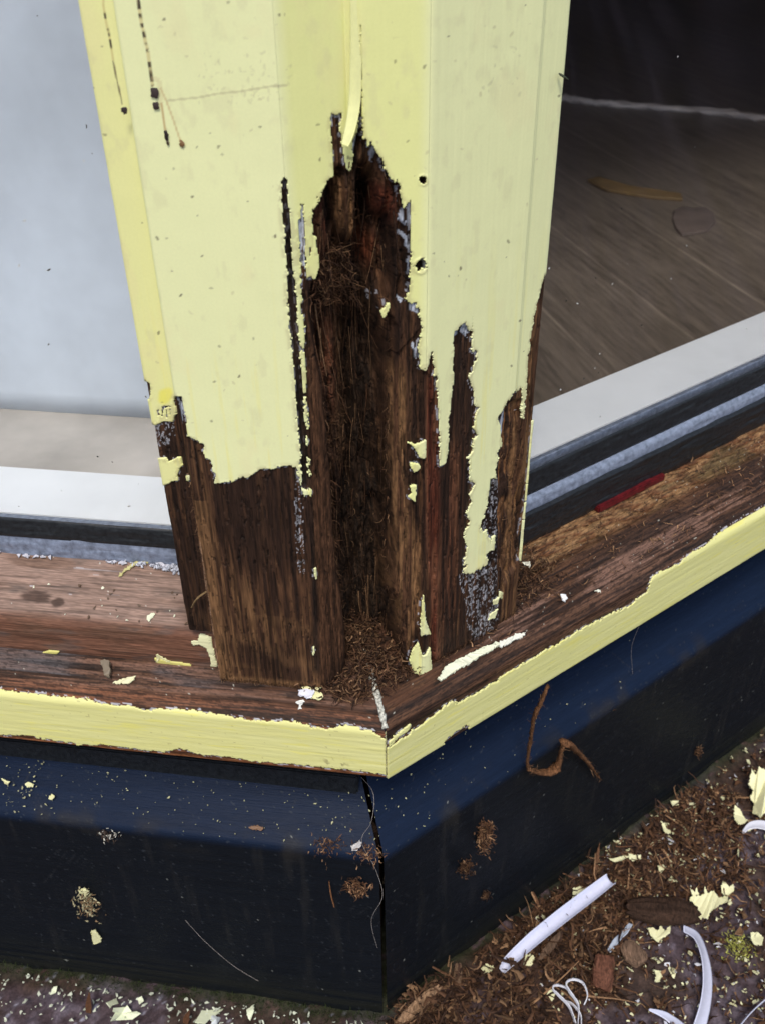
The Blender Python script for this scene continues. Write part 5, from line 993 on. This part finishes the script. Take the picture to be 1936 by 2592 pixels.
# chunks of wood
def chunk_(name, a, b_, w_, h_, col, label, cat, seed=1, taper=.6, up=.0):
    a = np.array(a); b_ = np.array(b_); n = 46; m_ = 26; t_ = np.linspace(0, 1, n); d = unit(b_-a); sdir = unit(np.cross(d, [0, 0, 1])); ud = np.cross(sdir, d)
    th = np.arange(m_)/m_*2*math.pi; T_, TH = np.meshgrid(t_, th, indexing='ij')
    prof = (1-(1-taper)*np.abs(2*T_-1)**2.5)*(1+.35*(fbm(T_*3, np.cos(TH)*1.5+3, seed)-.5))
    gr = (fbm(TH*3+5, T_*2, seed+3, 3)-.5)*.5; rr = prof*(1+gr)
    Pn = a+(b_-a)*T_[..., None]+sdir*(np.sign(np.cos(TH))*np.abs(np.cos(TH))**.7*w_*rr)[..., None]+ud*(np.sign(np.sin(TH))*np.abs(np.sin(TH))**.7*h_*rr)[..., None]
    endj = (fbm(TH*2, 0*TH, seed+5, 3)-.5)*.18*np.linalg.norm(b_-a)*((T_ == 0)*-1.+(T_ == 1)*1.); Pn = Pn+d*endj[..., None]
    G = np.concatenate([Pn, Pn[:, :1]], 1); cc = np.zeros(G.shape)+col; cc = cc*(.5+1.0*fbm(np.concatenate([TH, TH[:, :1]], 1)*5, np.concatenate([T_, T_[:, :1]], 1)*2, seed+7))[..., None]
    F = gridfaces(n, m_+1).reshape(-1, 4); V = G.reshape(-1, 3); e = [a, b_]; caps = []
    nV = len(V); V = np.concatenate([V, [G[0].mean(0)], [G[-1].mean(0)]])
    for k in range(m_): caps += [(nV, k+1, k, k), (nV+1, (n-1)*(m_+1)+k, (n-1)*(m_+1)+k+1, (n-1)*(m_+1)+k+1)]
    C = np.concatenate([cc.reshape(-1, 3), [np.array(col)*.7]*2])
    bmv = bpy.data.meshes.new(name); faces = F.tolist()+[tuple(dict.fromkeys(c_)) for c_ in caps]; bmv.from_pydata(V.tolist(), [], faces)
    at = bmv.color_attributes.new('Col', 'FLOAT_COLOR', 'POINT'); at.data.foreach_set('color', np.concatenate([C, np.ones((len(C), 1))], 1).ravel())
    at = bmv.attributes.new('gc', 'FLOAT_VECTOR', 'POINT'); at.data.foreach_set('vector', np.ascontiguousarray(V).ravel())
    return tag(link(name, bmv, ROT), label, cat)
chunk_('wood_chunk', gnd(1590, 2300, .016), gnd(1765, 2318, .018), .0105, .0065, (.040, .022, .014), 'dark rotten wood chunk lying across the litter beside the largest torn flake', 'wood chunk', 3, .55)
chunk_('wood_block', gnd(1530, 2420, .018), gnd(1520, 2505, .008), .0075, .006, (.12, .050, .030), 'short red-brown splinter block standing among the shreds', 'wood block', 5, .8)
chunk_('wood_block', gnd(1580, 2390, .010), gnd(1625, 2440, .010), .008, .004, (.16, .10, .065), 'flat grey-brown wood piece right of the red-brown splinter block', 'wood block', 7, .6)
chunk_('splinter', gnd(1496, 2262, .006), gnd(1516, 2140, .016), .0017, .0012, (.17, .085, .045), 'long thin splinter standing against the foot of the right plinth', 'splinter', 9, .2)
chunk_('splinter', gnd(1158, 2500, .010), gnd(1160, 2440, .018), .003, .0015, (.14, .085, .05), 'flat upright splinter at the upper edge of the shred heap', 'splinter', 11, .7)
chunk_('splinter', gnd(1000, 2600, .012), gnd(1110, 2500, .020), .004, .003, (.30, .18, .10), 'pale tan frayed splinter at the left end of the shred heap', 'splinter', 13, .5)
chunk_('splinter', gnd(1365, 2430, .012), gnd(1420, 2360, .016), .0028, .0015, (.13, .08, .05), 'brown splinter crossing below the white paint tube', 'splinter', 15, .4)
